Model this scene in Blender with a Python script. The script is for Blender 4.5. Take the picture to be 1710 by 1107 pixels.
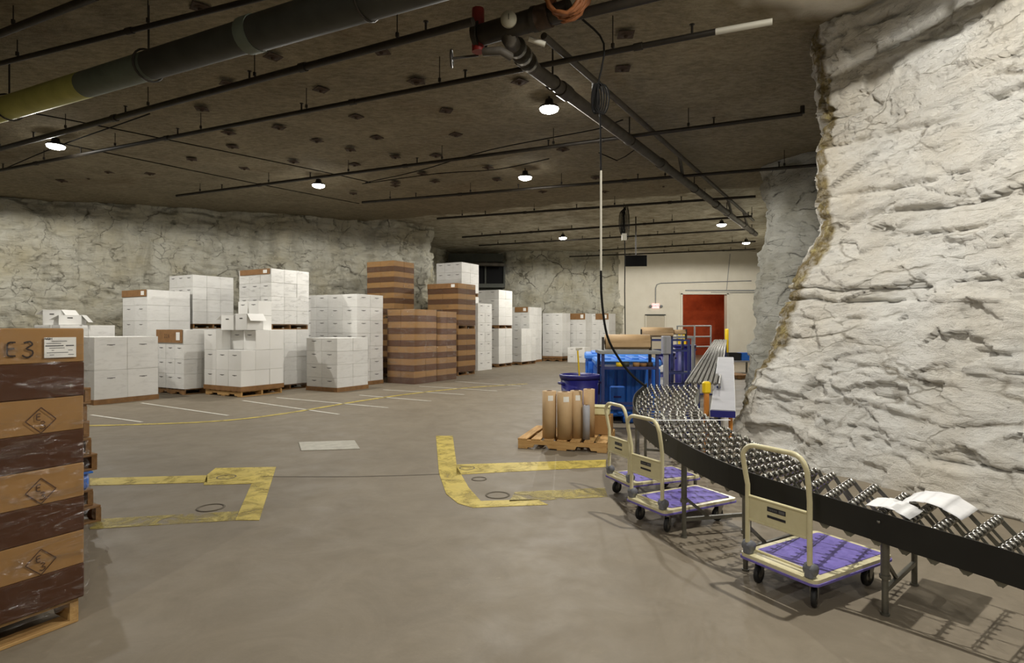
import bpy, math, random
from mathutils import Vector, Matrix, noise

rng = random.Random(11)
S = bpy.context.scene
for o in list(bpy.data.objects):
    bpy.data.objects.remove(o, do_unlink=True)
COL = S.collection

# ------------------------------------------------------------------ camera
F, EYE, YH, CX = 970.0, 1.5, 548.0, 855.0        # focal length (px of a 1710 wide frame), eye height (m)
cam = bpy.data.cameras.new('camera')
cam.sensor_fit = 'HORIZONTAL'
cam.sensor_width = 36.0
cam.lens = F / 1710 * 36
cam.shift_y = -(553.5 - YH) / 1710
cam.clip_end = 200
cam_ob = bpy.data.objects.new('camera', cam)
COL.objects.link(cam_ob)
cam_ob.location = (0, 0, EYE)
cam_ob.rotation_euler = (math.pi / 2, 0, 0)
S.camera = cam_ob

# ------------------------------------------------------------------ world, exposure
W = bpy.data.worlds.new('world')
S.world = W
W.use_nodes = True
W.node_tree.nodes['Background'].inputs[0].default_value = (1.0, 0.93, 0.8, 1)
W.node_tree.nodes['Background'].inputs[1].default_value = 0.02
S.view_settings.view_transform = 'Standard'
S.view_settings.look = 'None'
S.view_settings.gamma = 1
S.view_settings.use_curve_mapping = False
S.view_settings.exposure = 0.0
try:
    S.cycles.max_bounces = 6
    S.cycles.diffuse_bounces = 3
    S.cycles.use_adaptive_sampling = True
    S.cycles.adaptive_threshold = 0.045
    S.cycles.glossy_bounces = 3
    S.cycles.transparent_max_bounces = 10
    S.cycles.sample_clamp_indirect = 4
    S.cycles.use_denoising = True
    S.cycles.caustics_reflective = False
    S.cycles.caustics_refractive = False
except Exception:
    pass
LAMP_W = 430.0          # watts of one high-bay lamp
LAMP_COL = (1.0, 0.965, 0.89)
CEIL = 5.2

# ------------------------------------------------------------------ helpers
def at(px, py, z=0.0):
    d = F * (EYE - z) / (py - YH)
    return Vector(((px - CX) / F * d, d, z))

def atd(px, py, d):
    return Vector(((px - CX) / F * d, d, EYE - (py - YH) / F * d))

def srgb(r, g, b):
    def c(v):
        v /= 255.0
        return v / 12.92 if v <= 0.04045 else ((v + 0.055) / 1.055) ** 2.4
    return (c(r), c(g), c(b), 1.0)

class MB:
    """collects shapes, then becomes one mesh object"""
    def __init__(s):
        s.v, s.f, s.m, s.sm = [], [], [], []
    def add(s, vs, fs, mi=0, smooth=False, M=None):
        b = len(s.v)
        if M is not None:
            vs = [M @ Vector(p) for p in vs]
        s.v += [tuple(p) for p in vs]
        for f in fs:
            s.f.append(tuple(i + b for i in f)); s.m.append(mi); s.sm.append(smooth)
        return s
    def box(s, c, size, mi=0, M=None, bev=0.0):
        x, y, z = size[0] / 2, size[1] / 2, size[2] / 2
        cx, cy, cz = c
        if bev > 0:
            b = bev
            pr = [(-x + b, -y), (x - b, -y), (x, -y + b), (x, y - b), (x - b, y), (-x + b, y), (-x, y - b), (-x, -y + b)]
            pi = [(-x + b, -y + b), (x - b, -y + b), (x - b, -y + b), (x - b, y - b), (x - b, y - b), (-x + b, y - b), (-x + b, y - b), (-x + b, -y + b)]
            vs = []
            for zz, ring in ((-z, pi), (-z + b, pr), (z - b, pr), (z, pi)):
                vs += [(cx + a, cy + q, cz + zz) for a, q in ring]
            fs = [tuple(range(7, -1, -1)), tuple(range(24, 32))]
            for r in range(3):
                for i in range(8):
                    j = (i + 1) % 8
                    fs.append((r * 8 + i, r * 8 + j, r * 8 + 8 + j, r * 8 + 8 + i))
            return s.add(vs, fs, mi, False, M)
        vs = [(cx + a * x, cy + q * y, cz + w * z) for w in (-1, 1) for a, q in ((-1, -1), (1, -1), (1, 1), (-1, 1))]
        fs = [(3, 2, 1, 0), (4, 5, 6, 7), (0, 1, 5, 4), (1, 2, 6, 5), (2, 3, 7, 6), (3, 0, 4, 7)]
        return s.add(vs, fs, mi, False, M)
    def bar(s, p0, p1, w, h, mi=0, up=Vector((0, 0, 1))):
        p0, p1 = Vector(p0), Vector(p1)
        d = p1 - p0
        L = d.length
        d.normalize()
        a = d.cross(up)
        if a.length < 1e-4:
            a = d.cross(Vector((0, 1, 0)))
        a.normalize()
        b = a.cross(d)
        M = Matrix((a, d, b)).transposed().to_4x4()
        M.translation = (p0 + p1) / 2
        return s.box((0, 0, 0), (w, L, h), mi, M)
    def tube(s, pts, r, seg=8, mi=0, cap=True, smooth=True):
        pts = [Vector(p) for p in pts]
        n = len(pts)
        rs = r if isinstance(r, (list, tuple)) else [r] * n
        t0 = (pts[1] - pts[0]).normalized()
        a = t0.cross(Vector((0, 0, 1)))
        if a.length < 1e-3:
            a = t0.cross(Vector((0, 1, 0)))
        a.normalize()
        vs = []
        for i in range(n):
            t = (pts[min(i + 1, n - 1)] - pts[max(i - 1, 0)]).normalized()
            a = (a - t * a.dot(t))
            a.normalize()
            b = t.cross(a)
            for k in range(seg):
                q = 2 * math.pi * k / seg
                vs.append(pts[i] + (a * math.cos(q) + b * math.sin(q)) * rs[i])
        fs = []
        for i in range(n - 1):
            for k in range(seg):
                l = (k + 1) % seg
                fs.append((i * seg + k, i * seg + l, (i + 1) * seg + l, (i + 1) * seg + k))
        s.add(vs, fs, mi, smooth)
        if cap:
            s.add(vs[:seg], [tuple(range(seg - 1, -1, -1))], mi)
            s.add(vs[-seg:], [tuple(range(seg))], mi)
        return s
    def lathe(s, prof, seg=16, mi=0, M=None, smooth=True):
        vs, fs = [], []
        for r, z in prof:
            for k in range(seg):
                q = 2 * math.pi * k / seg
                vs.append((r * math.cos(q), r * math.sin(q), z))
        for i in range(len(prof) - 1):
            for k in range(seg):
                l = (k + 1) % seg
                fs.append((i * seg + k, i * seg + l, (i + 1) * seg + l, (i + 1) * seg + k))
        return s.add(vs, fs, mi, smooth, M)
    def prism(s, poly, z0, z1, mi=0, M=None):
        n = len(poly)
        vs = [(x, y, z0) for x, y in poly] + [(x, y, z1) for x, y in poly]
        fs = [tuple(range(n - 1, -1, -1)), tuple(range(n, 2 * n))]
        for i in range(n):
            j = (i + 1) % n
            fs.append((i, j, n + j, n + i))
        return s.add(vs, fs, mi, False, M)
    def mesh(s, name, mats):
        me = bpy.data.meshes.new(name)
        me.from_pydata(s.v, [], s.f)
        for m in (mats if isinstance(mats, (list, tuple)) else [mats]):
            me.materials.append(m)
        me.polygons.foreach_set('material_index', s.m)
        me.polygons.foreach_set('use_smooth', s.sm)
        me.update()
        return me
    def build(s, name, mats, parent=None, loc=None, rz=0.0):
        return put(name, s.mesh(name, mats), parent, loc, rz)

def put(name, me, parent=None, loc=None, rz=0.0):
    o = bpy.data.objects.new(name, me)
    COL.objects.link(o)
    if parent is not None:
        o.parent = parent
    if loc is not None:
        o.location = loc
    if rz:
        o.rotation_euler = (0, 0, rz)
    return o

def tag(o, label, cat, group=None, kind=None):
    o['label'] = label
    if cat:
        o['category'] = cat
    if group:
        o['group'] = group
    if kind:
        o['kind'] = kind
    return o

def thing(name, label, cat, loc=(0, 0, 0), rz=0.0, group=None):
    o = bpy.data.objects.new(name, None)
    o.empty_display_size = 0.2
    COL.objects.link(o)
    o.location = loc
    o.rotation_euler = (0, 0, rz)
    return tag(o, label, cat, group)

def struct(o, label, cat=None):
    o['kind'] = 'structure'
    o['label'] = label
    return o

def spline(pts, step):
    """Catmull-Rom through pts (any dimension), resampled roughly every step"""
    P = [Vector(p) for p in pts]
    P = [P[0] * 2 - P[1]] + P + [P[-1] * 2 - P[-2]]
    out = []
    for i in range(1, len(P) - 2):
        st = step[i - 1] if isinstance(step, (list, tuple)) else step
        n = max(1, int(round((P[i + 1] - P[i]).length / st)))
        for k in range(n):
            t = k / n
            out.append(0.5 * ((2 * P[i]) + (P[i + 1] - P[i - 1]) * t + (2 * P[i - 1] - 5 * P[i] + 4 * P[i + 1] - P[i + 2]) * t * t
                              + (3 * P[i] - P[i - 1] - 3 * P[i + 1] + P[i + 2]) * t ** 3))
    out.append(P[-2].copy())
    return out

# ------------------------------------------------------------------ materials
def mat(name, col, rough=0.6, metal=0.0, spec=0.5):
    m = bpy.data.materials.new(name)
    m.use_nodes = True
    p = m.node_tree.nodes['Principled BSDF']
    p.inputs['Base Color'].default_value = col
    p.inputs['Roughness'].default_value = rough
    p.inputs['Metallic'].default_value = metal
    p.inputs['Specular IOR Level'].default_value = spec
    return m

class NT:
    def __init__(s, m):
        s.t = m.node_tree; s.p = s.t.nodes['Principled BSDF']; s.out = s.t.nodes['Material Output']
    def n(s, kind, **kw):
        nd = s.t.nodes.new(kind)
        for k, v in kw.items():
            setattr(nd, k, v)
        return nd
    def l(s, a, b):
        s.t.links.new(a, b)
    def coord(s, scale=(1, 1, 1), src='Object', loc=(0, 0, 0)):
        c = s.n('ShaderNodeTexCoord'); mp = s.n('ShaderNodeMapping')
        mp.inputs['Scale'].default_value = scale
        mp.inputs['Location'].default_value = loc
        if src == 'World':
            g = s.n('ShaderNodeNewGeometry'); s.l(g.outputs['Position'], mp.inputs['Vector'])
        else:
            s.l(c.outputs[src], mp.inputs['Vector'])
        return mp.outputs[0]
    def noise(s, vec, scale, detail=4, rough=0.6, dist=0.0):
        nd = s.n('ShaderNodeTexNoise')
        nd.inputs['Scale'].default_value = scale
        nd.inputs['Detail'].default_value = detail
        nd.inputs['Roughness'].default_value = rough
        nd.inputs['Distortion'].default_value = dist
        s.l(vec, nd.inputs['Vector'])
        return nd.outputs['Fac']
    def ramp(s, fac, stops):
        r = s.n('ShaderNodeValToRGB')
        e = r.color_ramp.elements
        while len(e) < len(stops):
            e.new(0.5)
        for el, (pos, c) in zip(e, stops):
            el.position = pos
            el.color = c if isinstance(c, tuple) else (c, c, c, 1)
        s.l(fac, r.inputs['Fac'])
        return r.outputs['Color']
    def mix(s, fac, a, b, mode='MIX'):
        x = s.n('ShaderNodeMix', data_type='RGBA', blend_type=mode)
        if hasattr(fac, 'default_value') or hasattr(fac, 'links'):
            s.l(fac, x.inputs[0])
        else:
            x.inputs[0].default_value = fac
        for v, i in ((a, 6), (b, 7)):
            if isinstance(v, tuple):
                x.inputs[i].default_value = v
            else:
                s.l(v, x.inputs[i])
        return x.outputs[2]
    def math(s, op, a, b=0.0):
        x = s.n('ShaderNodeMath', operation=op)
        for v, i in ((a, 0), (b, 1)):
            if isinstance(v, (int, float)):
                x.inputs[i].default_value = v
            else:
                s.l(v, x.inputs[i])
        return x.outputs[0]
    def bump(s, h, strength=0.3, dist=0.02):
        b = s.n('ShaderNodeBump')
        b.inputs['Strength'].default_value = strength
        b.inputs['Distance'].default_value = dist
        s.l(h, b.inputs['Height'])
        s.l(b.outputs[0], s.p.inputs['Normal'])

def noisy(name, c1, c2, scale=6, rough=0.6, metal=0.0, bump=0.0, stretch=(1, 1, 1), src='Object', bscale=None, bdist=0.01):
    m = mat(name, c1, rough, metal)
    t = NT(m)
    v = t.coord(stretch, src)
    f = t.noise(v, scale, 5, 0.6)
    t.l(t.ramp(f, [(0.3, c1), (0.7, c2)]), t.p.inputs['Base Color'])
    if bump:
        t.bump(t.noise(v, bscale or scale * 3, 5, 0.65), bump, bdist)
    return m

def rock_mat(name, base, dark, warm, crack_amt=1.0, vert=False, blotch=0.45):
    m = mat(name, base, 0.85, 0, 0.25)
    t = NT(m)
    v = t.coord((1, 1, 1), 'World')
    vs = t.coord((0.7, 0.7, 2.2), 'World')
    col = t.mix(t.ramp(t.noise(v, 0.9, 5, 0.6), [(0.42, 0.0), (0.7, 1.0)]), base, warm)
    blot = t.ramp(t.noise(vs, 2.4, 9, 0.76, 0.6), [(0.54, 0.0), (0.76, 1.0)])
    col = t.mix(t.math('MULTIPLY', blot, blotch), col, dark)
    chips = t.ramp(t.noise(t.coord((0.8, 0.8, 2.8), 'World', (3, 7, 1)), 7.0, 6, 0.7, 0.8), [(0.60, 0.0), (0.68, 1.0)])
    col = t.mix(t.math('MULTIPLY', chips, blotch * 0.9), col, dark)
    if vert:
        fold = t.ramp(t.noise(t.coord((1.5, 1.5, 0.3), 'World'), 1.6, 6, 0.65, 0.7), [(0.5, 0.0), (0.7, 1.0)])
        col = t.mix(t.math('MULTIPLY', fold, 0.5), col, srgb(140, 134, 116))
    # thin dark cracks: edges of warped cells, broken up by a mask
    wn = t.n('ShaderNodeTexNoise'); wn.inputs['Scale'].default_value = 1.1; wn.inputs['Detail'].default_value = 6
    t.l(v, wn.inputs['Vector'])
    wv = t.n('ShaderNodeVectorMath', operation='MULTIPLY_ADD')
    t.l(wn.outputs['Color'], wv.inputs[0]); wv.inputs[1].default_value = (0.55, 0.55, 0.4)
    t.l(t.coord((0.55, 0.55, 0.42) if vert else (0.45, 0.45, 1.25), 'World'), wv.inputs[2])
    vo = t.n('ShaderNodeTexVoronoi', feature='DISTANCE_TO_EDGE'); vo.inputs['Scale'].default_value = 1.35
    t.l(wv.outputs[0], vo.inputs['Vector'])
    mask = t.ramp(t.noise(v, 1.3, 4, 0.6), [(0.48, 0.0), (0.62, 1.0)])
    cr = t.math('MULTIPLY', t.ramp(vo.outputs['Distance'], [(0.0, 1.0), (0.028, 0.0)]), mask)
    cr = t.math('MULTIPLY', cr, crack_amt)
    col = t.mix(cr, col, dark)
    vo2 = t.n('ShaderNodeTexVoronoi', feature='DISTANCE_TO_EDGE'); vo2.inputs['Scale'].default_value = 3.6 if vert else 2.6
    t.l(wv.outputs[0], vo2.inputs['Vector'])
    m2 = t.ramp(t.noise(t.coord((1, 1, 1), 'World', (11, 5, 3)), 1.6, 5, 0.65), [(0.46, 0.0), (0.6, 1.0)])
    cr2 = t.math('MULTIPLY', t.math('MULTIPLY', t.ramp(vo2.outputs['Distance'], [(0.0, 1.0), (0.03, 0.0)]), m2), crack_amt * 0.75)
    col = t.mix(cr2, col, dark)
    # bare rock where the paint has come off (attribute painted per vertex from the corner's course)
    at_ = t.n('ShaderNodeAttribute', attribute_name='bare')
    bare = t.math('MULTIPLY', at_.outputs['Fac'], t.ramp(t.noise(v, 6, 5, 0.7), [(0.3, 0.35), (0.55, 1.0)]))
    bcol = t.ramp(t.noise(v, 5, 5, 0.7), [(0.3, srgb(92, 78, 48)), (0.55, srgb(150, 132, 88)), (0.75, srgb(205, 190, 120))])
    col = t.mix(bare, col, bcol)
    t.l(col, t.p.inputs['Base Color'])
    h = t.math('ADD', t.noise(vs, 5, 10, 0.75, 0.4), t.math('MULTIPLY', t.noise(v, 22, 7, 0.75), 0.45))
    h = t.math('SUBTRACT', h, t.math('MULTIPLY', chips, 0.25))
    h = t.math('SUBTRACT', h, t.math('MULTIPLY', cr, 0.5))
    h = t.math('SUBTRACT', h, t.math('MULTIPLY', cr2, 0.4))
    t.bump(h, 1.0, 0.07)
    return m

M_ROCK = rock_mat('limewashed_rock', srgb(246, 244, 237), srgb(150, 140, 122), srgb(236, 228, 212), 0.8, False, 0.3)
M_ROCK_L = rock_mat('weathered_rock', srgb(214, 211, 196), srgb(84, 78, 64), srgb(198, 190, 164), 0.85, True)
M_ROCK_D = rock_mat('dark_blotched_rock', srgb(205, 204, 194), srgb(66, 64, 58), srgb(170, 166, 150), 0.9)  # greyer rock broken by darker blotches and cracks

def floor_mat():
    m = mat('worn_concrete', srgb(150, 142, 126), 0.5, 0, 0.3)
    t = NT(m)
    v = t.coord((1, 1, 1), 'World')
    big = t.ramp(t.noise(v, 0.35, 6, 0.65, 0.5), [(0.3, srgb(114, 104, 89)), (0.7, srgb(141, 131, 114))])
    mid = t.ramp(t.noise(v, 2.2, 7, 0.7, 1.0), [(0.35, srgb(118, 108, 92)), (0.75, srgb(145, 135, 118))])
    c = t.mix(0.5, big, mid)
    spots = t.ramp(t.noise(v, 9, 5, 0.7), [(0.66, 0.0), (0.78, 1.0)])
    c = t.mix(t.math('MULTIPLY', spots, 0.35), c, srgb(182, 174, 156))
    stain = t.ramp(t.noise(t.coord((1, 0.5, 1), 'World'), 0.9, 6, 0.75, 1.5), [(0.62, 0.0), (0.8, 1.0)])
    c = t.mix(t.math('MULTIPLY', stain, 0.4), c, srgb(100, 90, 74))
    t.l(c, t.p.inputs['Base Color'])
    t.l(t.ramp(t.noise(v, 3.0, 5, 0.6), [(0.3, 0.5), (0.7, 0.7)]), t.p.inputs['Roughness'])
    t.bump(t.noise(v, 18, 6, 0.7), 0.12, 0.01)
    return m
M_FLOOR = floor_mat()

def ceil_mat():
    m = mat('raw_mine_roof', srgb(120, 108, 86), 0.9, 0, 0.2)
    t = NT(m)
    v = t.coord((1, 1, 1), 'World')
    base = t.ramp(t.noise(v, 0.8, 8, 0.7, 0.8), [(0.3, srgb(104, 95, 77)), (0.55, srgb(130, 120, 99)), (0.75, srgb(158, 148, 126))])
    fine = t.ramp(t.noise(t.coord((1, 2.2, 1), 'World'), 6.5, 8, 0.8), [(0.35, srgb(86, 77, 61)), (0.62, srgb(162, 152, 130))])
    c = t.mix(0.5, base, fine)
    rust = t.ramp(t.noise(v, 0.5, 5, 0.7, 1.2), [(0.58, 0.0), (0.75, 1.0)])
    c = t.mix(t.math('MULTIPLY', rust, 0.4), c, srgb(104, 76, 46))
    a1 = t.n('ShaderNodeAttribute', attribute_name='pale')
    pale = t.ramp(t.noise(v, 2.5, 7, 0.75), [(0.35, srgb(138, 130, 110)), (0.65, srgb(200, 194, 176))])
    c = t.mix(a1.outputs['Fac'], c, pale)
    a2 = t.n('ShaderNodeAttribute', attribute_name='paint')
    c = t.mix(a2.outputs['Fac'], c, srgb(226, 220, 205))
    a3 = t.n('ShaderNodeAttribute', attribute_name='edge')
    c = t.mix(a3.outputs['Fac'], c, srgb(92, 76, 42))
    t.l(c, t.p.inputs['Base Color'])
    t.bump(t.math('ADD', t.noise(v, 3, 8, 0.7), t.noise(v, 12, 5, 0.7)), 0.5, 0.04)
    return m
M_CEIL = ceil_mat()

def carton_mat(name, c1, c2, rough=0.7):
    m = mat(name, c1, rough, 0, 0.3)
    t = NT(m)
    oi = t.n('ShaderNodeObjectInfo')
    v = t.coord((1, 1, 1), 'Object')
    c = t.mix(t.noise(v, 3.0, 3, 0.5), c1, c2)
    hs = t.n('ShaderNodeHueSaturation')
    t.l(c, hs.inputs['Color'])
    t.l(t.math('ADD', t.math('MULTIPLY', oi.outputs['Random'], 0.10), 0.94), hs.inputs['Value'])
    t.l(hs.outputs[0], t.p.inputs['Base Color'])
    return m
M_WHITE = carton_mat('white_carton', srgb(238, 237, 234), srgb(228, 226, 220))
M_KRAFT = carton_mat('kraft_carton', srgb(166, 127, 80), srgb(152, 114, 68))
M_KRAFTD = carton_mat('dark_brown_carton_print', srgb(104, 72, 46), srgb(90, 61, 38))
M_KRAFTN = carton_mat('dim_light_carton_print', srgb(84, 50, 26), srgb(70, 41, 21))  # same print as M_KRAFTD, darkened for the near load's dimmer light
M_SLOT = mat('carton_hand_slot', srgb(70, 66, 62), 0.9)
M_TRAY = noisy('cardboard_tray', srgb(150, 110, 66), srgb(128, 92, 54), 8, 0.75)
M_PAPER = mat('paper_label', srgb(238, 236, 230), 0.7)
M_INK = mat('marker_ink', srgb(38, 22, 14), 0.7)
M_INKB = mat('faint_stamp_ink', srgb(78, 48, 26), 0.7)
M_INKG = mat('printed_grey_ink', srgb(95, 95, 95), 0.7)
M_WOOD = noisy('pallet_pine', srgb(196, 160, 104), srgb(160, 122, 72), 4, 0.8, 0, 0.3, (1, 7, 7), 'Object', 10)
M_WOODO = noisy('old_pallet_oak', srgb(150, 112, 68), srgb(112, 80, 46), 4, 0.85, 0, 0.3, (1, 7, 7), 'Object', 10)
M_WOODN = noisy('amber_pallet_pine', srgb(206, 168, 110), srgb(172, 128, 74), 4, 0.8, 0, 0.3, (1, 7, 7), 'Object', 10)

def film_mat(name, base, streak, rough):
    m = mat(name, (1, 1, 1, 1), rough)
    t = NT(m)
    v = t.coord((1.0, 1.0, 5.0), 'Object')
    f = t.ramp(t.noise(v, 3.2, 6, 0.7, 1.2), [(0.5, base), (0.72, streak)])
    gl = t.n('ShaderNodeBsdfGlossy'); gl.inputs['Roughness'].default_value = rough
    gl.inputs['Color'].default_value = (0.95, 0.95, 0.95, 1)
    tr = t.n('ShaderNodeBsdfTransparent'); tr.inputs['Color'].default_value = (0.97, 0.97, 0.97, 1)
    mx = t.n('ShaderNodeMixShader')
    bp = t.n('ShaderNodeBump'); bp.inputs['Strength'].default_value = 1.0; bp.inputs['Distance'].default_value = 0.09
    t.l(t.noise(v, 5.5, 7, 0.7, 1.5), bp.inputs['Height']); t.l(bp.outputs[0], gl.inputs['Normal'])
    t.l(f, mx.inputs[0]); t.l(tr.outputs[0], mx.inputs[1]); t.l(gl.outputs[0], mx.inputs[2])
    t.l(mx.outputs[0], t.out.inputs['Surface'])
    return m
M_FILM = film_mat('stretch_film', 0.02, 0.2, 0.2)
M_FILMN = film_mat('stretch_film_thick', 0.035, 0.42, 0.19)

M_CREAM = noisy('cream_enamel', srgb(222, 214, 176), srgb(210, 201, 160), 10, 0.35)
M_PURPLE = noisy('purple_rubber_mat', srgb(124, 110, 190), srgb(104, 92, 170), 14, 0.65, 0, 0.2, (1, 1, 1), 'Object', 90)
M_RUBBER = mat('black_rubber', srgb(28, 28, 28), 0.6)
M_GREYPL = noisy('grey_plastic_socket', srgb(120, 122, 128), srgb(98, 100, 106), 12, 0.5)
M_ZINC = noisy('zinc_steel', srgb(168, 166, 160), srgb(128, 126, 120), 14, 0.32, 0.9)
M_WHEEL = noisy('skate_wheel_steel', srgb(190, 188, 182), srgb(150, 148, 142), 30, 0.24, 0.95)
M_WHEELF = noisy('dull_skate_wheel_steel', srgb(150, 148, 142), srgb(116, 114, 108), 30, 0.45, 0.85)
M_RAILF = noisy('dull_rail_steel', srgb(136, 134, 128), srgb(108, 106, 100), 14, 0.55, 0.6)
M_AXLE = mat('axle_steel', srgb(96, 94, 90), 0.4, 0.9)
M_LINK = noisy('galvanised_link', srgb(150, 150, 140), srgb(112, 112, 104), 10, 0.42, 0.7)
M_BLACK = noisy('black_guard_belt', srgb(20, 20, 18), srgb(30, 29, 26), 5, 0.5)
M_LEGM = noisy('grey_leg_steel', srgb(122, 120, 110), srgb(96, 94, 86), 12, 0.45, 0.6)
M_BLUE = noisy('bright_blue_poly', srgb(46, 120, 222), srgb(38, 104, 204), 3, 0.4)
M_BLUEL = noisy('pale_blue_poly_lid', srgb(84, 148, 236), srgb(66, 132, 226), 3, 0.4)
M_NAVY = noisy('navy_plastic', srgb(36, 36, 120), srgb(28, 28, 100), 4, 0.42)
M_NAVYM = noisy('navy_painted_steel', srgb(52, 62, 116), srgb(42, 50, 98), 8, 0.45)
M_KRAFTP = noisy('kraft_paper', srgb(192, 162, 122), srgb(176, 146, 106), 3, 0.65)
M_CORE = mat('roll_core_board', srgb(120, 92, 62), 0.8)  # plain brown board of the roll cores
M_YEL = noisy('safety_yellow', srgb(240, 206, 30), srgb(224, 188, 24), 5, 0.45)
M_ORANGE = noisy('orange_post_paint', srgb(206, 134, 52), srgb(186, 116, 44), 6, 0.6)
M_GREYM = noisy('grey_painted_steel', srgb(150, 152, 152), srgb(132, 134, 134), 8, 0.45)
M_LGREY = noisy('pale_grey_laminate', srgb(160, 160, 165), srgb(148, 148, 154), 4, 0.6)
M_DARKPIPE = noisy('black_iron_pipe', srgb(52, 46, 38), srgb(36, 32, 26), 6, 0.55, 0.3)
M_MAINPIPE = noisy('grey_main_pipe', srgb(84, 78, 68), srgb(60, 54, 46), 5, 0.7, 0.1)
M_DUCTY = noisy('yellow_green_pipe_wrap', srgb(178, 176, 96), srgb(156, 154, 80), 4, 0.6)
M_DUCTG = noisy('grey_green_pipe_wrap', srgb(96, 104, 92), srgb(80, 88, 76), 4, 0.6)
M_DUCTD = noisy('dark_pipe_wrap', srgb(54, 54, 48), srgb(40, 40, 34), 4, 0.6)
M_RUST = noisy('rust_plate', srgb(72, 54, 40), srgb(52, 40, 30), 20, 0.85)
M_RED = noisy('red_valve_paint', srgb(128, 30, 24), srgb(98, 22, 18), 8, 0.45)
M_ORHOSE = noisy('orange_hose', srgb(150, 92, 50), srgb(112, 66, 34), 12, 0.6)
M_BRASS = mat('gauge_face', srgb(150, 144, 124), 0.6)
M_WALLP = noisy('cream_painted_block', srgb(226, 220, 204), srgb(218, 211, 194), 2, 0.6, 0, 0.08)
M_DOORP = noisy('beige_door_paint', srgb(196, 186, 166), srgb(188, 178, 158), 3, 0.5)
M_REDR = noisy('red_rock_hall', srgb(186, 84, 42), srgb(140, 56, 26), 1.2, 0.85, 0, 0.7, (1, 1, 1), 'World', 2.5, 0.1)
M_TV = mat('black_screen', srgb(12, 12, 13), 0.6, 0, 0.15)
M_CORD = mat('black_cord', srgb(22, 21, 20), 0.85, 0, 0.2)
M_CORDW = mat('white_cord_sleeve', srgb(190, 186, 172), 0.6)
M_DARK = noisy('dark_green_grey_paint', srgb(66, 68, 60), srgb(54, 56, 50), 5, 0.6)
M_TUB = mat('translucent_tub_plastic', srgb(224, 218, 170), 0.35)
M_PSHEET = noisy('white_packing_paper', srgb(236, 236, 236), srgb(222, 222, 224), 6, 0.6, 0, 0.15)

def emis(name, col, s):
    m = mat(name, col)
    p = m.node_tree.nodes['Principled BSDF']
    p.inputs['Emission Color'].default_value = col
    p.inputs['Emission Strength'].default_value = s
    return m
M_LENS = emis('lamp_lens', (1.0, 0.97, 0.9, 1), 60)
M_EXIT = emis('exit_sign_glow', srgb(250, 120, 130), 1.0)
M_EXITW = emis('exit_sign_face', srgb(255, 205, 200), 0.9)

def paint_mat(name, c1, c2, wear):
    m = mat(name, c1, 0.55, 0, 0.35)
    t = NT(m)
    v = t.coord((1, 1, 1), 'World')
    t.l(t.ramp(t.noise(v, 3, 5, 0.7), [(0.3, c1), (0.7, c2)]), t.p.inputs['Base Color'])
    k = t.ramp(t.noise(v, 4.5, 8, 0.75, 0.8), [(wear - 0.13, 0.0), (wear + 0.1, 1.0)])
    tr = t.n('ShaderNodeBsdfTransparent'); mx = t.n('ShaderNodeMixShader')
    t.l(k, mx.inputs[0]); t.l(tr.outputs[0], mx.inputs[1]); t.l(t.p.outputs[0], mx.inputs[2])
    t.l(mx.outputs[0], t.out.inputs['Surface'])
    return m
M_PY = paint_mat('worn_yellow_floor_paint', srgb(212, 190, 88), srgb(186, 166, 82), 0.43)
M_PYF = paint_mat('faded_yellow_floor_paint', srgb(190, 172, 92), srgb(172, 156, 88), 0.53)
M_PW = paint_mat('white_floor_tape', srgb(222, 218, 206), srgb(206, 202, 190), 0.36)
M_PLATE = noisy('pale_cover_plate', srgb(186, 182, 168), srgb(160, 156, 142), 9, 0.5, 0.0, 0.3)
M_JOINT = mat('dirt_filled_joint', srgb(84, 76, 64), 0.9)

M_SCAR = mat('worn_anchor_ring', srgb(100, 92, 78), 0.9)

# ------------------------------------------------------------------ floor
def lay(px_poly, z):
    return [(p.x, p.y) for p in (at(x, y) for x, y in px_poly)]

floor = struct(MB().add([(-30, -9, 0), (26, -9, 0), (26, 46, 0), (-30, 46, 0)], [(0, 1, 2, 3)]).build('floor', M_FLOOR),
               'worn warm grey concrete floor of the underground hall')

def mark(poly, m, name='painted_line', z=0.004):
    MB().prism(poly, 0.0005, z, 0).build(name, m, floor)

def stroke(px, w, m, step=0.4):
    pts = spline([at(x, y).to_2d() for x, y in px], step)
    l, r = [], []
    for i, p in enumerate(pts):
        t = (pts[min(i + 1, len(pts) - 1)] - pts[max(i - 1, 0)]).normalized()
        n = Vector((-t.y, t.x)) * w / 2
        l.append(p + n); r.append(p - n)
    b = MB()
    k = len(pts)
    b.add([(p.x, p.y, 0.004) for p in l] + [(p.x, p.y, 0.004) for p in r], [(i, k + i, k + i + 1, i + 1) for i in range(k - 1)])
    b.build('painted_line', m, floor)

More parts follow.
